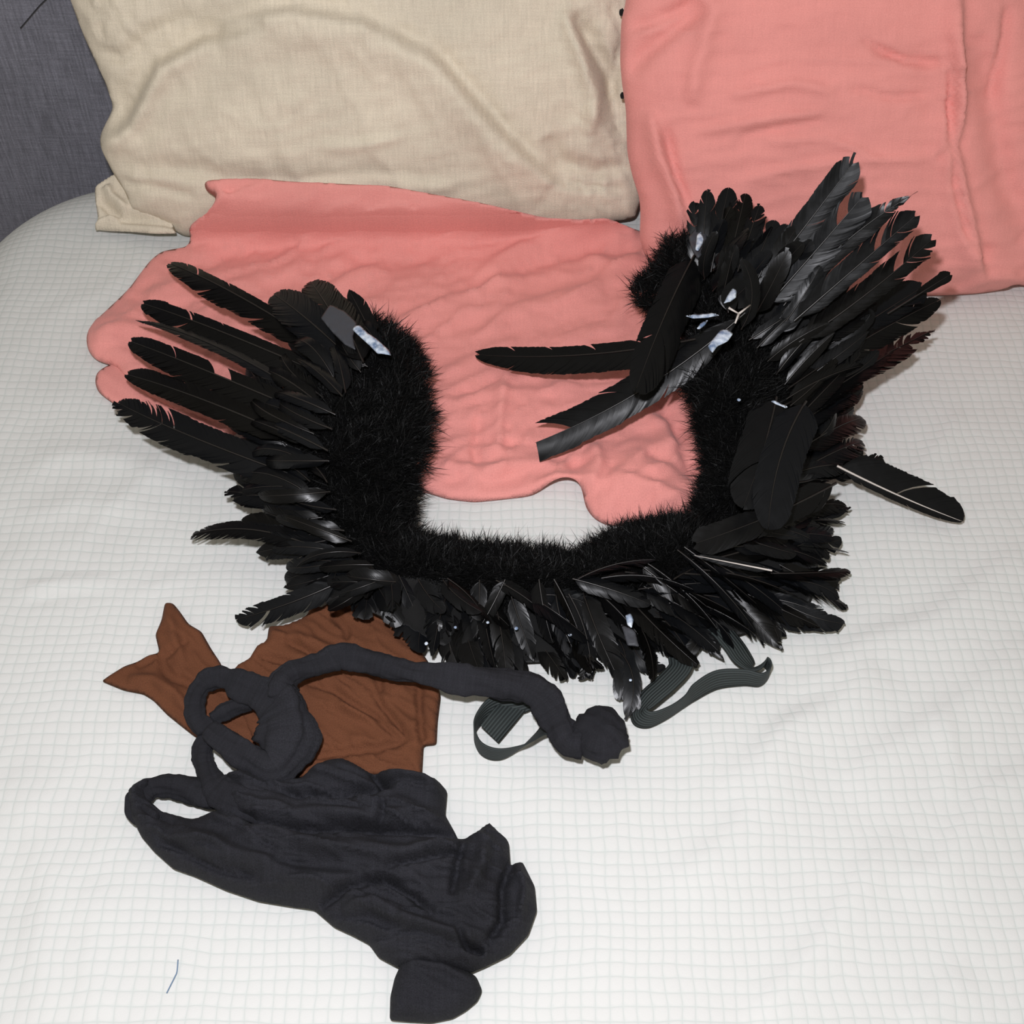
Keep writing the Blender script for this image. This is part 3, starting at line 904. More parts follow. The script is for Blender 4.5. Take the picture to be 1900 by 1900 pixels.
# rolled up toe ball at the end of that leg
def ball(name, px, py, r_px, h, mat, parent, flat=.62, seed=0):
    c = P(px, py, h); r = px2m(r_px, py, h)
    n1, n2 = 40, 24
    a = np.arange(n1) / n1 * 2 * math.pi; b_ = np.linspace(0, math.pi, n2)
    A, B = np.meshgrid(a, b_)
    k = 1 + .28 * (fbm(np.cos(A) * 3 * np.sin(B) + 9, np.sin(A) * 3 * np.sin(B) + np.cos(B) * 2 + 9, seed, 3) - .5) + .05 * np.sin(9 * A * 0 + 14 * np.cos(A - 1) * np.sin(B))
    V = np.stack([c[0] + r * k * np.sin(B) * np.cos(A), c[1] + r * k * np.sin(B) * np.sin(A) * 1.06, c[2] + r * flat * k * np.cos(B)], -1)
    V[..., 2] = np.maximum(V[..., 2], Z0 + .001)
    I = np.arange(n1 * n2).reshape(n2, n1); J = np.roll(I, -1, 1)
    q = np.stack([I[:-1], I[1:], J[1:], J[:-1]], -1).reshape(-1, 4)
    return add(name, mesh_np(name, V.reshape(-1, 3), q, None, [mat], uv=np.stack([A.ravel() * .03, B.ravel() * .03], 1)), parent)


ball('toe', 1114, 1361, 52, .032, M_TIGHT, dark, .60, 7)
# coiled middle of the pair
tube('leg', [(384, 1358, 18, .026), (363, 1330, 18, .028), (365, 1288, 18, .030), (389, 1262, 20, .032), (422, 1259, 22, .034), (456, 1274, 25, .036), (492, 1290, 34, .038), (521, 1312, 44, .038), (530, 1350, 48, .036), (526, 1392, 48, .032), (502, 1420, 36, .030), (462, 1404, 26, .030), (418, 1378, 24, .030), (380, 1352, 20, .030)],
     M_TIGHT, dark, .42, 1.6, .15, 12)
tube('leg', [(392, 1336, 14, .024), (412, 1322, 16, .026), (436, 1311, 16, .026), (470, 1302, 16, .028)], M_TIGHT, dark, .5, 1.2, .15, 19)
tube('leg', [(400, 1366, 14, .020), (380, 1380, 17, .020), (376, 1404, 17, .020), (384, 1434, 18, .020), (402, 1466, 26, .022), (440, 1486, 30, .026), (500, 1502, 28, .026)], M_TIGHT, dark, .5, 1.2, .15, 22)
tube('leg', [(420, 1476, 28, .018), (376, 1474, 28, .016), (330, 1460, 22, .016), (290, 1458, 19, .016), (264, 1472, 22, .016), (254, 1500, 20, .016), (290, 1528, 20, .020)], M_TIGHT, dark, .55, 1.2, .15, 27)

# ------------------------------------------------------------------ the feather collar
collar = empty('feather_collar', P(1000, 1000, 0), 'black feather shoulder collar with two raised wings and a downy inner edge', 'costume')

HP = np.array([
    (690, 600, .085), (780, 780, .085), (620, 800, .095), (450, 760, .070), (310, 560, .075), (312, 490, .060), (262, 562, .065), (238, 632, .060), (230, 700, .050), (217, 748, .045), (430, 870, .045), (560, 1000, .060), (440, 1140, .020), (360, 990, .025), (760, 980, .050), (520, 1060, .030),
    (1000, 1050, .050), (800, 1150, .035), (700, 1080, .050), (1000, 1240, .010), (1200, 1230, .012), (850, 1220, .012), (1300, 1000, .060), (1400, 1180, .014), (1550, 1130, .016), (1560, 960, .020), (1600, 780, .030), (1400, 850, .085),
    (1350, 700, .105), (1230, 470, .135), (1200, 560, .095), (1350, 350, .19), (1420, 410, .19), (1590, 300, .25), (1700, 370, .24), (1705, 400, .22), (1735, 440, .195), (1767, 508, .150), (1745, 550, .115), (1732, 617, .060), (1500, 560, .140), (1600, 560, .130), (1500, 430, .195), (1480, 720, .090), (1590, 880, .030), (1787, 965, .012)])


def HW(px, py):
    px = np.asarray(px, float); py = np.asarray(py, float)
    d2 = (px[..., None] - HP[:, 0]) ** 2 + (py[..., None] - HP[:, 1]) ** 2 + 300
    w = d2 ** -1.6
    return (w * HP[:, 2]).sum(-1) / w.sum(-1)


def feather_mesh(name, L_, W_, asym=.42, bend=0., arch=0., camber=.25, twist=0., fray=.0, fray_from=1.1, tip='round', notches=(), splits=5, seed=0, alpha=34., shaft=True, jit=1.0, down=.08, shaft_mat=None, wide_from=.12):
    """a single feather in local space: x along the shaft, z up; every barb is a strip of its own"""
    rg = np.random.default_rng(seed)
    nb = int(np.clip(L_ / .0016, 22, 84))
    S = 5
    verts = []; quads = []; base_i = 0
    ta = math.tan(math.radians(alpha))
    for sgn, frac in ((1, asym), (-1, 1 - asym)):
        w = W_ * frac
        sp = np.linspace(.05, 1.0, nb + 1)

        def prof(s):
            a = np.clip((s - .02) / wide_from, 0, 1) ** .6
            if tip == 'point':
                t_ = np.clip((s - .62) / .38, 0, 1); b2 = 1 - t_ ** 1.7
            elif tip == 'knife':
                if sgn > 0:
                    t_ = np.clip((s - .5) / .5, 0, 1); b2 = np.sqrt(np.clip(1 - t_ ** 1.8, 0, 1))
                else:
                    t_ = np.clip((s - .86) / .14, 0, 1); b2 = 1 - .7 * t_ ** 2
            elif tip == 'cut':
                b2 = 1 + 0 * s
            elif tip == 'blunt':
                t_ = np.clip((s - .90) / .10, 0, 1); b2 = 1 - .75 * t_ ** 2
            else:
                t_ = np.clip((s - .60) / .40, 0, 1); b2 = np.sqrt(np.clip(1 - t_ ** 2.4, 0, 1))
            if sgn > 0 and tip == 'point':
                t2 = np.clip((s - .55) / .45, 0, 1); b2 = np.minimum(b2, 1 - .8 * t2 ** 1.3)
            return a * b2
        # groups of barbs that cling together
        edge_n = rg.normal(0, .03, nb + 1)
        gid = np.zeros(nb, int); g = 0; i = 0; comp = []; jx = []; jo = []; jz = []
        while i < nb:
            s0 = sp[i]
            fr = fray if s0 > fray_from else 0
            if rg.random() < fr:
                n = int(rg.integers(1, 4)); c = rg.uniform(.35, .7); x_ = rg.normal(0, .018); o_ = rg.uniform(.75, 1.15); z_ = rg.normal(0, .10)
            else:
                n = int(rg.integers(nb // (splits + 2), nb // max(splits - 1, 1) + 2)) if splits > 0 else nb
                n = max(n, 2)
                if fr: n = min(n, 8)
                c = 1 - min(.45, .012 + (rg.random() < .3) * rg.exponential(.07)) * jit; x_ = 0; o_ = rg.uniform(.93, 1.04); z_ = rg.normal(0, .035)
            gid[i:i + n] = g; comp.append(c); jx.append(x_); jo.append(o_); jz.append(z_)
            g += 1; i += n
        for i in range(nb):
            sm = .5 * (sp[i] + sp[i + 1])
            if any(sd == sgn and a_ < sm < b2 for sd, a_, b2 in notches):
                continue
            k = gid[i]
            mem = np.nonzero(gid == k)[0]
            c0 = .5 * (sp[mem[0]] + sp[mem[-1] + 1])
            tz = jz[k] * w + rg.normal(0, .022) * w
            for e in (0, 1):
                s_ = min(sp[i + e] + (.45 * (sp[1] - sp[0]) if e and i + 1 < nb and gid[i + 1] == k else 0), 1.0)
                o_ = w * max(prof(np.array([s_]))[0], .02) * jo[k] * (1 + .5 * edge_n[i + e])
                s_r = min(sp[i + e] + (.8 * (sp[1] - sp[0]) if e else -.2 * (sp[1] - sp[0])), 1.0)
                root = max(s_r * L_ - o_ / ta, 0.0) if s_ < .999 else L_ * .97
                root = min(root, L_ * .975)
                tipx = (c0 + (s_ - c0) * comp[k] + jx[k]) * L_
                ts = np.linspace(0, 1, S)
                x0, x1, x2 = root, root + .30 * (tipx - root) + (.5 * (sp[1] - sp[0]) * L_ if e else 0), tipx
                y0, y1, y2 = 0., .62 * o_, o_
                bx = (1 - ts) ** 2 * x0 + 2 * ts * (1 - ts) * x1 + ts ** 2 * x2
                by = (1 - ts) ** 2 * y0 + 2 * ts * (1 - ts) * y1 + ts ** 2 * y2
                bz = ts ** 1.5 * tz + (-.0004 if e else 0) * ts
                verts.append(np.stack([bx, by * sgn, bz], 1))
            a = base_i + np.arange(S - 1); b2 = a + S
            qd = np.stack([a, a + 1, b2 + 1, b2], 1)
            quads.append(qd[:, ::-1] if sgn > 0 else qd)
            base_i += 2 * S
    V = np.vstack(verts); Q = np.vstack(quads)
    # shaft
    ns = 14
    xs = np.linspace(-.03 * L_, .975 * L_, ns)
    rs = np.interp(xs / L_, [-.03, .1, .6, 1], [.0013, .0012, .0007, .0002]) * min(1.0, L_ / .12) ** .5
    ring = np.array([(0, 1), (-1, 0), (0, -.6), (1, 0)])
    SV = np.concatenate([np.stack([np.full(4, x_), ring[:, 0] * r_, ring[:, 1] * r_ * .9 + .0004], 1) for x_, r_ in zip(xs, rs)])
    sq = []
    for i in range(ns - 1):
        for j in range(4):
            sq.append([i * 4 + j, i * 4 + (j + 1) % 4, i * 4 + 4 + (j + 1) % 4, i * 4 + 4 + j])
    sq = np.array(sq)

    def deform(v):
        v = v.copy()
        t_ = np.clip(v[:, 0] / L_, -.05, 1.1)
        v[:, 2] -= camber * v[:, 1] ** 2 / max(W_, 1e-6)
        an = twist * (t_ - .3)
        y = v[:, 1] * np.cos(an) - v[:, 2] * np.sin(an); zz = v[:, 1] * np.sin(an) + v[:, 2] * np.cos(an)
        v[:, 1] = y; v[:, 2] = zz
        q_ = 4 * t_ * (1 - t_)
        v[:, 1] += bend * L_ * q_
        v[:, 2] += arch * L_ * q_
        return v
    V = deform(V); SV = deform(SV)
    return V, Q, SV, sq


def basis(P0, P1, up):
    x = P1 - P0; L_ = np.linalg.norm(x); x = x / L_
    z = up - (up @ x) * x; z /= np.linalg.norm(z)
    y = np.cross(z, x)
    M = Matrix(((x[0], y[0], z[0], P0[0]), (x[1], y[1], z[1], P0[1]), (x[2], y[2], z[2], P0[2]), (0, 0, 0, 1)))
    return M, L_


CLOC = Matrix.Translation(-collar.location)
FCOUNT = [0]


def feather(b0, t0, w_px, hb=None, ht=None, roll=0., lab=None, shaft_mat=None, sub=False, face=.6, **kw):
    FCOUNT[0] += 1
    hb = HW(*b0) if hb is None else hb
    ht = HW(*t0) if ht is None else ht
    P0 = P(b0[0], b0[1], hb); P1 = P(t0[0], t0[1], ht)
    camv = np.array([0, 0, Z0 + CAM_H]) - .5 * (P0 + P1); camv /= np.linalg.norm(camv)
    up = face * camv + (1 - face) * np.array([0, .1, 1.0])
    M, L_ = basis(P0, P1, up)
    M = M @ Matrix.Rotation(roll, 4, 'X')
    W_ = px2m(w_px, .5 * (b0[1] + t0[1]), .5 * (hb + ht))
    kw.setdefault('seed', FCOUNT[0])
    V, Q, SV, SQ = feather_mesh('feather', L_, W_, **kw)
    Mn = np.array(M)
    for A_ in (V, SV):                      # nothing dips into the bedspread
        w_ = A_ @ Mn[:3, :3].T + Mn[:3, 3]
        w_[:, 2] = np.maximum(w_[:, 2], Z0 + .005)
        A_[:] = (w_ - Mn[:3, 3]) @ Mn[:3, :3]
    if sub:
        me = mesh_np('feather', V, Q, None, [M_FEATHER])
    else:
        me = mesh_np('feather', np.vstack([V, SV]), np.vstack([Q, SQ + len(V)]), None, [M_FEATHER, M_SHAFT], mat_idx=np.concatenate([np.zeros(len(Q)), np.ones(len(SQ))]))
    o = bpy.data.objects.new('feather', me); COL.objects.link(o)
    o.parent = collar; o.matrix_basis = CLOC @ M
    if lab: o['label'] = lab
    if sub:
        ms = mesh_np('shaft', SV, SQ, None, [shaft_mat or M_SHAFT])
        s = bpy.data.objects.new('shaft', ms); COL.objects.link(s); s.parent = o
        if shaft_mat is not None: s['label'] = 'pale grey-white shaft'
    return o


# backing cloth of the collar, hidden below the feathers
root_L = [(700, 645), (650, 685), (605, 740), (585, 820), (585, 900), (612, 980), (655, 1040), (720, 1085)]
tip_L = [(650, 590), (520, 610), (455, 700), (425, 780), (420, 860), (430, 925), (462, 1000), (520, 1080), (600, 1112)]
root_R = [(1310, 500), (1370, 570), (1430, 630), (1475, 690), (1490, 760), (1475, 850), (1440, 930), (1390, 1000)]
tip_R = [(1335, 372), (1430, 430), (1530, 440), (1620, 520), (1640, 620), (1600, 715), (1600, 780), (1592, 870), (1565, 960), (1530, 1030)]
root_B = [(640, 1045), (760, 1100), (900, 1115), (1050, 1110), (1180, 1100), (1300, 1060), (1400, 990)]
tip_B = [(610, 1112), (755, 1182), (850, 1228), (930, 1256), (1040, 1252), (1130, 1238), (1230, 1230), (1330, 1216), (1430, 1192), (1545, 1140), (1550, 1060), (1530, 1010)]


def mix(a, b_, k, n=24):
    ts = np.linspace(0, 1, n)
    return polyline_at(a, ts) * (1 - k) + polyline_at(b_, ts) * k


inner = [(705, 610), (750, 640), (780, 700), (782, 800), (765, 900), (755, 980), (830, 1015), (950, 1030), (1060, 1040), (1130, 1010), (1220, 985), (1285, 965), (1300, 900), (1315, 850), (1305, 780), (1270, 720), (1270, 640), (1230, 560), (1230, 480), (1270, 450)]
kL = mix(root_L, tip_L, .55); kR = mix(root_R, tip_R, .5); kB = mix(root_B, tip_B, .84)
backing_out = [tuple(q_) for q_ in inner] + [tuple(q_) for q_ in kR] + [tuple(q_) for q_ in kB[::-1]] + [tuple(q_) for q_ in kL[::-1]]


def back_place(p):
    h = np.maximum(HW(p[:, 0], p[:, 1]) - .030, .004 + .024 * np.clip((860 - p[:, 0]) / 90, 0, 1) * np.clip((p[:, 1] - 1040) / 50, 0, 1))
    return P(p[:, 0], p[:, 1], h)


ob = sheet('backing', backing_out, back_place, lambda p, d: puff(d, 40, .014, 0) + .003 * (fbm(p[:, 0] / 30, p[:, 1] / 30, 4) - .5), M_BLACK, 11, (0, -.3, .95),
           lambda p, d: -np.clip(d / 60, 0, 1) * np.clip(HW(p[:, 0], p[:, 1]) - .04, 0, .03) * np.clip((p[:, 1] - 950) / 60, 0, 1), collar, smooth=4)


def cover_feathers(root, tip, rows, seed, jitter, wmul, arch_r=(0, .08), **kw):
    rg = np.random.default_rng(seed)
    for (a, b_, n, w, lift, rnd) in rows:
        ts = np.linspace(0.0, 1, n) + rg.uniform(-.4, .4, n) / n
        ts = np.clip(ts, 0, 1)
        Rr = polyline_at(root, ts); Tt = polyline_at(tip, np.clip(ts + rg.normal(0, jitter, n), 0, 1))
        order = rg.permutation(n)
        for i in order:
            b0 = Rr[i] * (1 - a) + Tt[i] * a
            t0 = Rr[i] * (1 - b_) + Tt[i] * b_
            t0 = b0 + (t0 - b0) * rg.uniform(.88, 1.10)
            dv = t0 - b0
            an = rg.normal(0, rnd)
            t0 = b0 + np.array([dv[0] * math.cos(an) - dv[1] * math.sin(an), dv[0] * math.sin(an) + dv[1] * math.cos(an)])
            hb = float(HW(*b0)) + lift - .008; ht = max(float(HW(*t0)) + lift * .6 + rg.normal(0, .004), .006)
            k = dict(kw)
            k.update(asym=rg.uniform(.38, .62), bend=rg.normal(0, .05), arch=rg.uniform(*arch_r), camber=rg.uniform(.1, .8), twist=rg.normal(0, .5), tip='round' if rg.random() < .8 else 'point', splits=int(rg.integers(3, 8)), jit=1.2)
            feather(tuple(b0), tuple(t0), w * rg.uniform(.8, 1.2), hb, ht, rg.normal(0, .42), **k)


cover_feathers(root_L, tip_L, [(.30, 1.0, 22, 38, -.002, .10), (.08, .84, 22, 30, .012, .14), (-.12, .62, 18, 26, .020, .22)], 5, .01, 1, arch_r=(.07, .20), face=1.0, fray=.35, fray_from=.80)
cover_feathers(root_R, tip_R, [(.35, 1.0, 26, 36, -.004, .10), (.10, .82, 23, 32, .004, .16), (-.12, .58, 22, 27, .010, .26)], 9, .015, 1, face=.9, fray=.45, fray_from=.72)
cover_feathers(root_B, tip_B, [(.25, 1.05, 42, 44, -.004, .26), (-.02, .86, 34, 40, .004, .42), (-.25, .55, 22, 32, .010, .55)], 13, .02, 1, face=-.35, fray=.6, fray_from=.5)

big = dict(sub=True)
# left wing: the long separate quills, from the top down
feather((592, 640), (312, 488), 50, asym=.68, tip='knife', bend=.015, arch=.07, splits=6, notches=[(-1, .80, .815)], seed=501, roll=.15, **big)
feather((588, 690), (261, 562), 54, asym=.66, tip='knife', bend=.02, arch=.075, splits=6, seed=502, roll=.05, notches=[(-1, .70, .712)], **big)
feather((560, 730), (250, 594), 32, asym=.5, tip='point', bend=.02, arch=.07, splits=5, seed=503, roll=.5, **big)
feather((562, 764), (238, 632), 58, asym=.62, tip='knife', bend=.02, arch=.075, splits=4, seed=504, notches=[(-1, .40, .50), (-1, .72, .73)], **big)
feather((552, 815), (231, 694), 50, asym=.52, tip='knife', bend=.01, arch=.075, splits=5, seed=505, fray=.6, fray_from=.9, **big)
feather((545, 882), (216, 746), 68, asym=.50, tip='round', bend=.04, arch=.08, splits=6, seed=506, fray=.9, fray_from=.66, **big)
# broad rounded ones at its upper tip and the small ones below
feather((640, 655), (506, 545), 78, asym=.5, arch=.05, seed=507, splits=4, tip='round', hb=.10, ht=.085, **big)
feather((655, 650), (575, 520), 74, asym=.5, arch=.05, seed=508, splits=4, tip='round', hb=.10, ht=.09, **big)
feather((672, 668), (612, 545), 60, asym=.5, arch=.04, seed=509, splits=3, tip='round', hb=.105, ht=.095, **big)
feather((690, 622), (647, 537), 38, asym=.5, arch=.02, seed=510, splits=2, tip='point', hb=.095, ht=.10, **big)
feather((590, 950), (420, 912), 52, asym=.45, arch=.06, seed=511, splits=6, fray=.7, fray_from=.8, roll=.25, **big)
feather((560, 1006), (354, 993), 44, asym=.5, arch=.05, seed=512, splits=6, fray=.95, fray_from=.72, bend=-.05, roll=.3, **big)
feather((600, 1000), (446, 966), 56, asym=.5, arch=.05, seed=513, splits=4, **big)
feather((620, 1085), (437, 1150), 46, asym=.55, arch=.05, seed=514, splits=7, fray=.9, fray_from=.75, bend=.04, **big)
# right wing
feather((1400, 540), (1588, 296), 54, asym=.5, tip='blunt', seed=601, splits=7, fray=.8, fray_from=.88, arch=-.02, **big)
feather((1430, 560), (1605, 360), 60, asym=.45, tip='blunt', seed=602, splits=5, notches=[(1, .86, .95)], arch=-.01, **big)
feather((1460, 560), (1692, 362), 54, asym=.6, tip='point', seed=603, splits=7, fray=.9, fray_from=.8, bend=.05, **big)
feather((1480, 590), (1704, 396), 48, asym=.6, tip='blunt', seed=604, splits=7, fray=.8, fray_from=.72, notches=[(1, .78, .84)], **big)
feather((1490, 630), (1734, 440), 48, asym=.55, tip='blunt', seed=605, splits=7, fray=.8, fray_from=.80, notches=[(1, .80, .90)], bend=-.02, **big)
feather((1480, 680), (1716, 530), 60, asym=.55, tip='blunt', seed=606, splits=6, fray=.7, fray_from=.85, **big)
feather((1650, 580), (1766, 508), 26, asym=.6, tip='blunt', seed=607, splits=1, wide_from=.9, notches=[(1, 0, .55), (-1, 0, .62)], **big)
feather((1470, 716), (1745, 556), 62, asym=.5, tip='round', seed=608, splits=6, fray=.6, fray_from=.75, bend=.02, **big)
feather((1460, 750), (1732, 612), 66, asym=.5, tip='point', seed=609, splits=7, fray=.9, fray_from=.70, roll=-.3, **big)
feather((1470, 770), (1660, 650), 50, asym=.5, tip='point', seed=610, splits=6, roll=-.5, **big)
feather((1480, 790), (1594, 722), 40, seed=611, arch=.08, splits=5, **big)
feather((1490, 830), (1602, 776), 46, seed=612, arch=.08, splits=5, **big)
feather((1490, 870), (1602, 820), 44, seed=613, arch=.08, splits=5, fray=.8, fray_from=.7, **big)
feather((1540, 880), (1640, 850), 40, seed=614, arch=.06, splits=6, fray=.9, fray_from=.4, **big)
feather((1560, 868), (1787, 968), 56, asym=.78, tip='round', seed=615, splits=6, bend=-.015, hb=.05, ht=.012, arch=.02, face=.95, shaft_mat=M_SHAFT_PALE, lab='single loose feather with a pale shaft', **big)
for (b0, t0, w) in [((1320, 500), (1352, 347), 46), ((1300, 500), (1312, 352), 34), ((1292, 490), (1288, 372), 36), ((1350, 500), (1384, 358), 40), ((1370, 500), (1410, 380), 36), ((1390, 520), (1438, 408), 44), ((1420, 520), (1480, 420), 50), ((1400, 530), (1460, 415), 40)]:
    feather(b0, t0, w, seed=620 + int(b0[0]) % 97, fray=.7, fray_from=.72, arch=.05, splits=6, **big)
# right edge and lower right tips
for (b0, t0, w, bd) in [((1480, 960), (1572, 940), 36, .1), ((1470, 1000), (1562, 1000), 34, -.1), ((1470, 1020), (1540, 1035), 30, .25), ((1450, 1050), (1560, 1078), 40, -.1), ((1440, 1080), (1558, 1108), 34, .1), ((1440, 1110), (1568, 1158), 40, -.08), ((1420, 1110), (1540, 1150), 34, .05), ((1400, 1130), (1446, 1190), 30, .1)]:
    feather(b0, t0, w, seed=640 + int(b0[1]) % 97, fray=.7, fray_from=.6, arch=.05, bend=bd, splits=6, **big)
# loose quills laid across the right wing
feather((1278, 632), (880, 658), 54, asym=.62, tip='knife', seed=701, splits=5, bend=.03, hb=.115, ht=.034, arch=-.01, **big)
feather((1372, 590), (982, 826), 74, asym=.46, tip='cut', seed=702, splits=5, bend=.045, hb=.135, ht=.034, arch=-.01, camber=.5, notches=[(-1, .93, 1.0)], wide_from=.25, **big)
feather((1285, 480), (1178, 728), 78, asym=.62, tip='round', seed=703, splits=4, bend=-.02, hb=.150, ht=.125, arch=.03, camber=.9, roll=-.15, face=.95, **big)
feather((1440, 742), (1378, 945), 92, asym=.5, tip='round', seed=704, splits=3, bend=.02, hb=.120, ht=.095, arch=.04, camber=.5, **big)
feather((1492, 750), (1425, 985), 84, asym=.55, tip='round', seed=705, splits=3, bend=-.05, hb=.125, ht=.100, arch=.04, camber=.6, **big)
feather((1545, 900), (1284, 1010), 56, asym=.55, tip='blunt', seed=706, splits=5, bend=.02, hb=.075, ht=.075, arch=.03, roll=-.1, face=.95, **big)
feather((1428, 1058), (1285, 1030), 16, asym=.5, tip='point', seed=707, splits=2, hb=.070, ht=.075, shaft_mat=M_SHAFT_PALE, lab='thin stripped quill with a pale shaft', **big)
feather((1430, 490), (1345, 570), 60, asym=.5, tip='round', seed=708, splits=2, hb=.16, ht=.14, **big)
# drooping tuft between the two straps
for (b0, t0, w, bd) in [((1150, 1190), (1150, 1300), 40, .1), ((1160, 1200), (1185, 1318), 38, -.1), ((1175, 1200), (1235, 1240), 30, -.2), ((1140, 1200), (1165, 1330), 34, .15), ((1090, 1210), (1075, 1262), 22, .2), ((1300, 1180), (1260, 1225), 26, .1)]:
    feather(b0, t0, w, .02, .012, seed=720 + int(t0[0]) % 97, fray=.5, fray_from=.6, arch=.1, bend=bd, splits=5, **big)


# ---- marabou down: thousands of fine curled strands growing in tufts
def down(name, poly, n_tufts, per, length, seed, bias=(0, 0, 0)):
    rg = np.random.default_rng(seed)
    poly = np.array(poly, float)
    lo, hi = poly.min(0), poly.max(0)
    pts = rg.uniform(lo, hi, (n_tufts * 4, 2))
    pts = pts[inside(pts, poly)][:n_tufts]
    d, _, _ = seg_dist(pts, poly)
    h = HW(pts[:, 0], pts[:, 1]) - .016 - .010 * np.clip(1 - d / 40, 0, 1)
    h = np.maximum(h, .004)
    C = P(pts[:, 0], pts[:, 1], h)
    cen = poly.mean(0)
    # outward direction near the rim, from a numeric gradient of rim distance
    e = 3.0
    gx_ = seg_dist(pts + [e, 0], poly)[0] - seg_dist(pts - [e, 0], poly)[0]
    gy_ = seg_dist(pts + [0, e], poly)[0] - seg_dist(pts - [0, e], poly)[0]
    outw = -np.stack([gx_, -gy_], 1) / (2 * e)
    k = np.clip(1 - d / 60, 0.15, 1)
    tdir = np.stack([outw[:, 0] * k * .9, outw[:, 1] * k * .9, np.full(len(pts), .75)], 1) + rg.normal(0, .38, (len(pts), 3)) + np.array(bias)
    tdir /= np.linalg.norm(tdir, axis=1)[:, None]
    m = len(pts)
    ti = np.repeat(np.arange(m), per)
    n = len(ti)
    dv = tdir[ti] + rg.normal(0, .42, (n, 3)); dv /= np.linalg.norm(dv, axis=1)[:, None]
    dv[:, 2] = np.where(dv[:, 2] < -.1, -.1, dv[:, 2])
    ln = length * rg.uniform(.5, 1.25, n) * rg.uniform(.75, 1.2, m)[ti]
    rootp = C[ti] + tdir[ti] * (rg.uniform(0, .5, n) * length)[:, None] + rg.normal(0, .0012, (n, 3))
    curl = rg.normal(0, .35, (n, 3)) * ln[:, None]; curl[:, 2] -= .15 * ln
    sd = np.cross(dv, rg.normal(0, 1, (n, 3))); sd /= np.linalg.norm(sd, axis=1)[:, None] + 1e-9
    w0 = .00040 * rg.uniform(.6, 1.3, n)
    V = np.zeros((n, 7, 3))
    for j, (t_, wf) in enumerate(((0, 1.), (.4, .9), (.75, .6))):
        c = rootp + dv * (ln * t_)[:, None] + curl * t_ * t_
        V[:, 2 * j] = c - sd * (w0 * wf)[:, None]; V[:, 2 * j + 1] = c + sd * (w0 * wf)[:, None]
    V[:, 6] = rootp + dv * ln[:, None] + curl
    V[..., 2] = np.maximum(V[..., 2], Z0 + .002)
    b_ = np.arange(n)[:, None] * 7
    q = np.concatenate([b_ + np.array([[0, 1, 3, 2]]), b_ + np.array([[2, 3, 5, 4]])])
    t3 = b_ + np.array([[4, 5, 6]])
    o = add(name, mesh_np(name, V.reshape(-1, 3), q, t3, [M_FUR], smooth=False), collar)
    o['kind'] = 'stuff'
    return o


down('marabou_down', [(690, 592), (735, 622), (768, 660), (784, 710), (788, 780), (782, 850), (766, 900), (758, 960), (764, 992), (740, 1050), (690, 1070), (640, 1030), (590, 985), (560, 930), (540, 860), (556, 780), (590, 720), (640, 668), (668, 650)], 2000, 34, .015, 1)
down('marabou_down', [(760, 995), (830, 1012), (900, 1020), (980, 1026), (1060, 1040), (1110, 1018), (1160, 990), (1230, 975), (1285, 965), (1330, 985), (1310, 1040), (1290, 1075), (1200, 1108), (1100, 1118), (950, 1124), (800, 1116), (690, 1080), (700, 1030)], 2100, 34, .013, 2)
down('marabou_down', [(1268, 448), (1240, 450), (1230, 490), (1205, 512), (1175, 545), (1200, 575), (1245, 600), (1290, 640), (1275, 690), (1284, 740), (1306, 800), (1318, 870), (1305, 930), (1290, 965), (1330, 985), (1375, 950), (1420, 900), (1450, 820), (1488, 750), (1478, 670), (1420, 610), (1350, 560), (1320, 500)], 2300, 34, .014, 3)


# ---- glue and tape showing among the feathers
def scrap(name, pts, h, mat, thick=.0012, lab=None, crease=.002):
    hh = h
    ob = sheet(name, pts, lambda p: P(p[:, 0], p[:, 1], hh), lambda p, d: np.clip(d / 3, 0, 1) * thick + crease * (fbm(p[:, 0] / 9, p[:, 1] / 9, 3) - .3), mat, 3, (0, -.3, .95),
               lambda p, d: -thick + 0 * d, collar, smooth=1)
    if lab: ob['label'] = lab
    return ob


scrap('tape', [(595, 590), (612, 565), (640, 578), (662, 600), (655, 625), (660, 650), (640, 640), (615, 615)], .109, M_GREYTAPE, lab='dark grey backing patch')
scrap('tape', [(654, 612), (658, 605), (668, 604), (682, 618), (700, 630), (722, 650), (726, 660), (700, 656), (684, 640), (664, 622)], .114, M_TAPE, lab='crinkled bluish white tape')
scrap('tape', [(1278, 440), (1290, 424), (1304, 420), (1313, 440), (1308, 465), (1295, 482), (1283, 462)], .160, M_GREYTAPE, lab='grey oval backing patch')
scrap('tape', [(1293, 436), (1300, 431), (1306, 445), (1303, 454), (1296, 466), (1290, 464)], .168, M_TAPE, lab='crinkled bluish white tape')
scrap('tape', [(1342, 564), (1350, 548), (1360, 534), (1367, 540), (1366, 552), (1355, 560)], .165, M_TAPE)
scrap('tape', [(1313, 641), (1326, 626), (1336, 613), (1350, 611), (1360, 620), (1350, 634), (1332, 642), (1322, 655), (1317, 650)], .160, M_TAPE, lab='bluish white tape around a quill')
scrap('tape', [(1271, 587), (1290, 583), (1322, 581), (1335, 586), (1310, 590), (1285, 591)], .150, M_TAPE)
scrap('tape', [(1292, 611), (1300, 600), (1314, 594), (1308, 604), (1297, 612)], .150, M_TAPE)
scrap('tape', [(1430, 745), (1436, 743), (1462, 755), (1458, 758), (1440, 751)], .128, M_TAPE)
scrap('tape', [(1160, 1142), (1170, 1138), (1176, 1150), (1172, 1166), (1164, 1160)], .055, M_TAPE)
scrap('tape', [(1152, 1158), (1166, 1164), (1178, 1170), (1186, 1200), (1164, 1198)], .046, M_GREYTAPE)
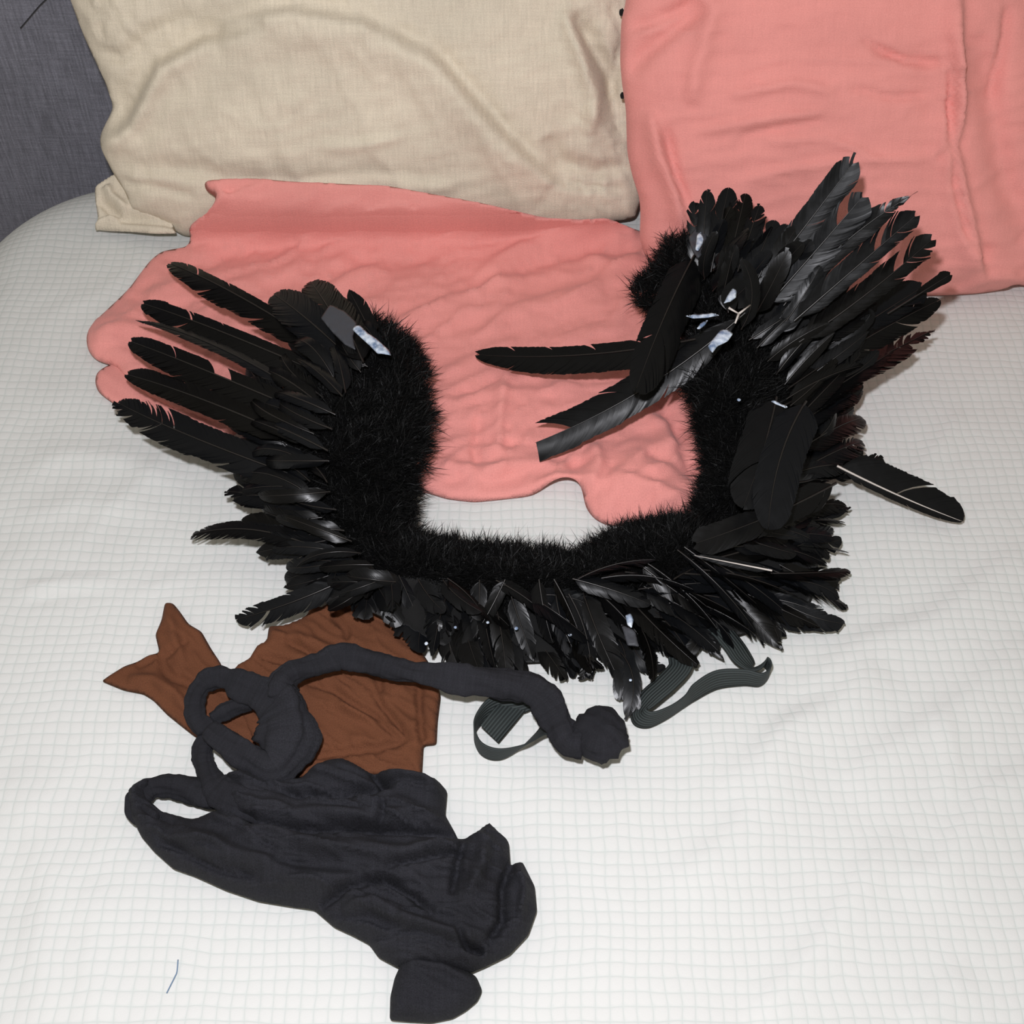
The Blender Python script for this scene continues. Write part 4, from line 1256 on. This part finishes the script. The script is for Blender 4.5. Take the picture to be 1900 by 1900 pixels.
for (gx_, gy_, gr) in [(845, 1164, 4), (791, 1194, 5), (958, 1166, 5), (1058, 1177, 6), (905, 1155, 4), (1371, 742, 5), (1426, 1057, 4), (1170, 1262, 4)]:
    blob('glue_dab', gx_, gy_, float(HW(gx_, gy_)) + .016, gr * .75, M_TAPE, collar, (1, 1, .5))
# frayed pale quill root
for (a, b_) in [((1352, 571), (1371, 582)), ((1371, 582), (1364, 600)), ((1371, 582), (1392, 566))]:
    c = np.array([P(a[0], a[1], .172), P(b_[0], b_[1], .168)])
    x = c[1] - c[0]; x_ = np.linalg.norm(x); sdv = np.cross(x / x_, [0, -.5, .86]); u_ = np.cross(sdv, x / x_)
    r_ = .0013
    V = np.array([c[0] + sdv * r_, c[0] + u_ * r_, c[0] - sdv * r_, c[0] - u_ * r_, c[1] + sdv * r_ * .6, c[1] + u_ * r_ * .6, c[1] - sdv * r_ * .6, c[1] - u_ * r_ * .6])
    add('quill_splinter', mesh_np('quill_splinter', V, np.array([[0, 1, 5, 4], [1, 2, 6, 5], [2, 3, 7, 6], [3, 0, 4, 7], [3, 2, 1, 0], [4, 5, 6, 7]]), None, [M_SHAFT_PALE]), collar)

# ---- elastic straps
EW = .022
ribbon('elastic_strap', [(985, 1292, .010, .2), (960, 1302, .0115, .35), (925, 1308, .0135, .65), (896, 1325, .013, .9), (880, 1354, .0125, 1.0), (892, 1388, .0125, 1.0), (925, 1400, .0125, .95), (968, 1386, .014, .75), (1000, 1364, .012, .6), (1018, 1354, .0095, .35)], M_ELASTIC, collar, EW)
ribbon('elastic_strap', [(985, 1270, .007, .05), (955, 1306, .009, .12), (930, 1335, .012, .25), (908, 1362, .012, .35)], M_ELASTIC, collar, EW)
ribbon('elastic_strap', [(1330, 1160, .014, .1), (1360, 1196, .014, .15), (1378, 1222, .014, .2), (1398, 1240, .012, .5), (1420, 1230, .0115, .9), (1428, 1246, .0115, 1.), (1412, 1262, .0115, 1.), (1380, 1258, .0115, .9), (1330, 1262, .0115, .8), (1290, 1284, .0115, .85), (1268, 1304, .0115, 1.), (1238, 1324, .0115, 1.), (1205, 1336, .0115, .9), (1186, 1324, .012, .6), (1205, 1295, .016, .25), (1235, 1268, .018, .2), (1262, 1238, .018, .2), (1262, 1215, .016, .2)], M_ELASTIC, collar, EW)


# ------------------------------------------------------------------ stray threads
def on_spread(px, py):
    q_ = P(px, py, -.004)
    i_ = np.argmin(((SPREAD_XY - q_[:2]) ** 2).sum(1))
    return np.array([q_[0], q_[1], SPREAD_Z[i_] + .0016])


def thread(name, pts, mat, r, label, pts3=None):
    c = catmull(pts3 if pts3 is not None else [on_spread(a, b_) for a, b_ in pts], 6)
    tan = np.gradient(c, axis=0); tan /= np.linalg.norm(tan, axis=1)[:, None]
    s_ = np.cross(tan, [0, -.6, .8]); s_ /= np.linalg.norm(s_, axis=1)[:, None]
    u_ = np.cross(s_, tan)
    V = np.concatenate([np.stack([c[i] + s_[i] * r, c[i] + u_[i] * r, c[i] - s_[i] * r, c[i] - u_[i] * r]) for i in range(len(c))])
    q = [[i * 4 + j, i * 4 + (j + 1) % 4, i * 4 + 4 + (j + 1) % 4, i * 4 + 4 + j] for i in range(len(c) - 1) for j in range(4)]
    q += [[3, 2, 1, 0], [len(V) - 4, len(V) - 3, len(V) - 2, len(V) - 1]]
    me = mesh_np(name, V, np.array(q), None, [mat])
    o = add(name, me, None, V.mean(0))
    tag(o, label, 'thread')
    return o


thread('thread', [(332, 1784), (330, 1806), (326, 1816), (318, 1832), (311, 1846)], M_THREAD, .00045, 'short blue thread lying on the white bedspread near the charcoal tights')


def on_headboard(px, py):
    u = (px - 950) / 950 * T; v_ = (950 - py) / 950 * T
    D = np.array([u, CP + v_ * SP, -SP + v_ * CP]); C0 = np.array([0, 0, Z0 + CAM_H])
    return C0 + D * (1.474 / D[1])


thread('thread', None, M_DARKTHREAD, .0008, 'dark thread stuck to the blue-grey fabric headboard', [on_headboard(*q_) for q_ in ((38, 52), (55, 32), (72, 12), (84, 0), (96, -14))])
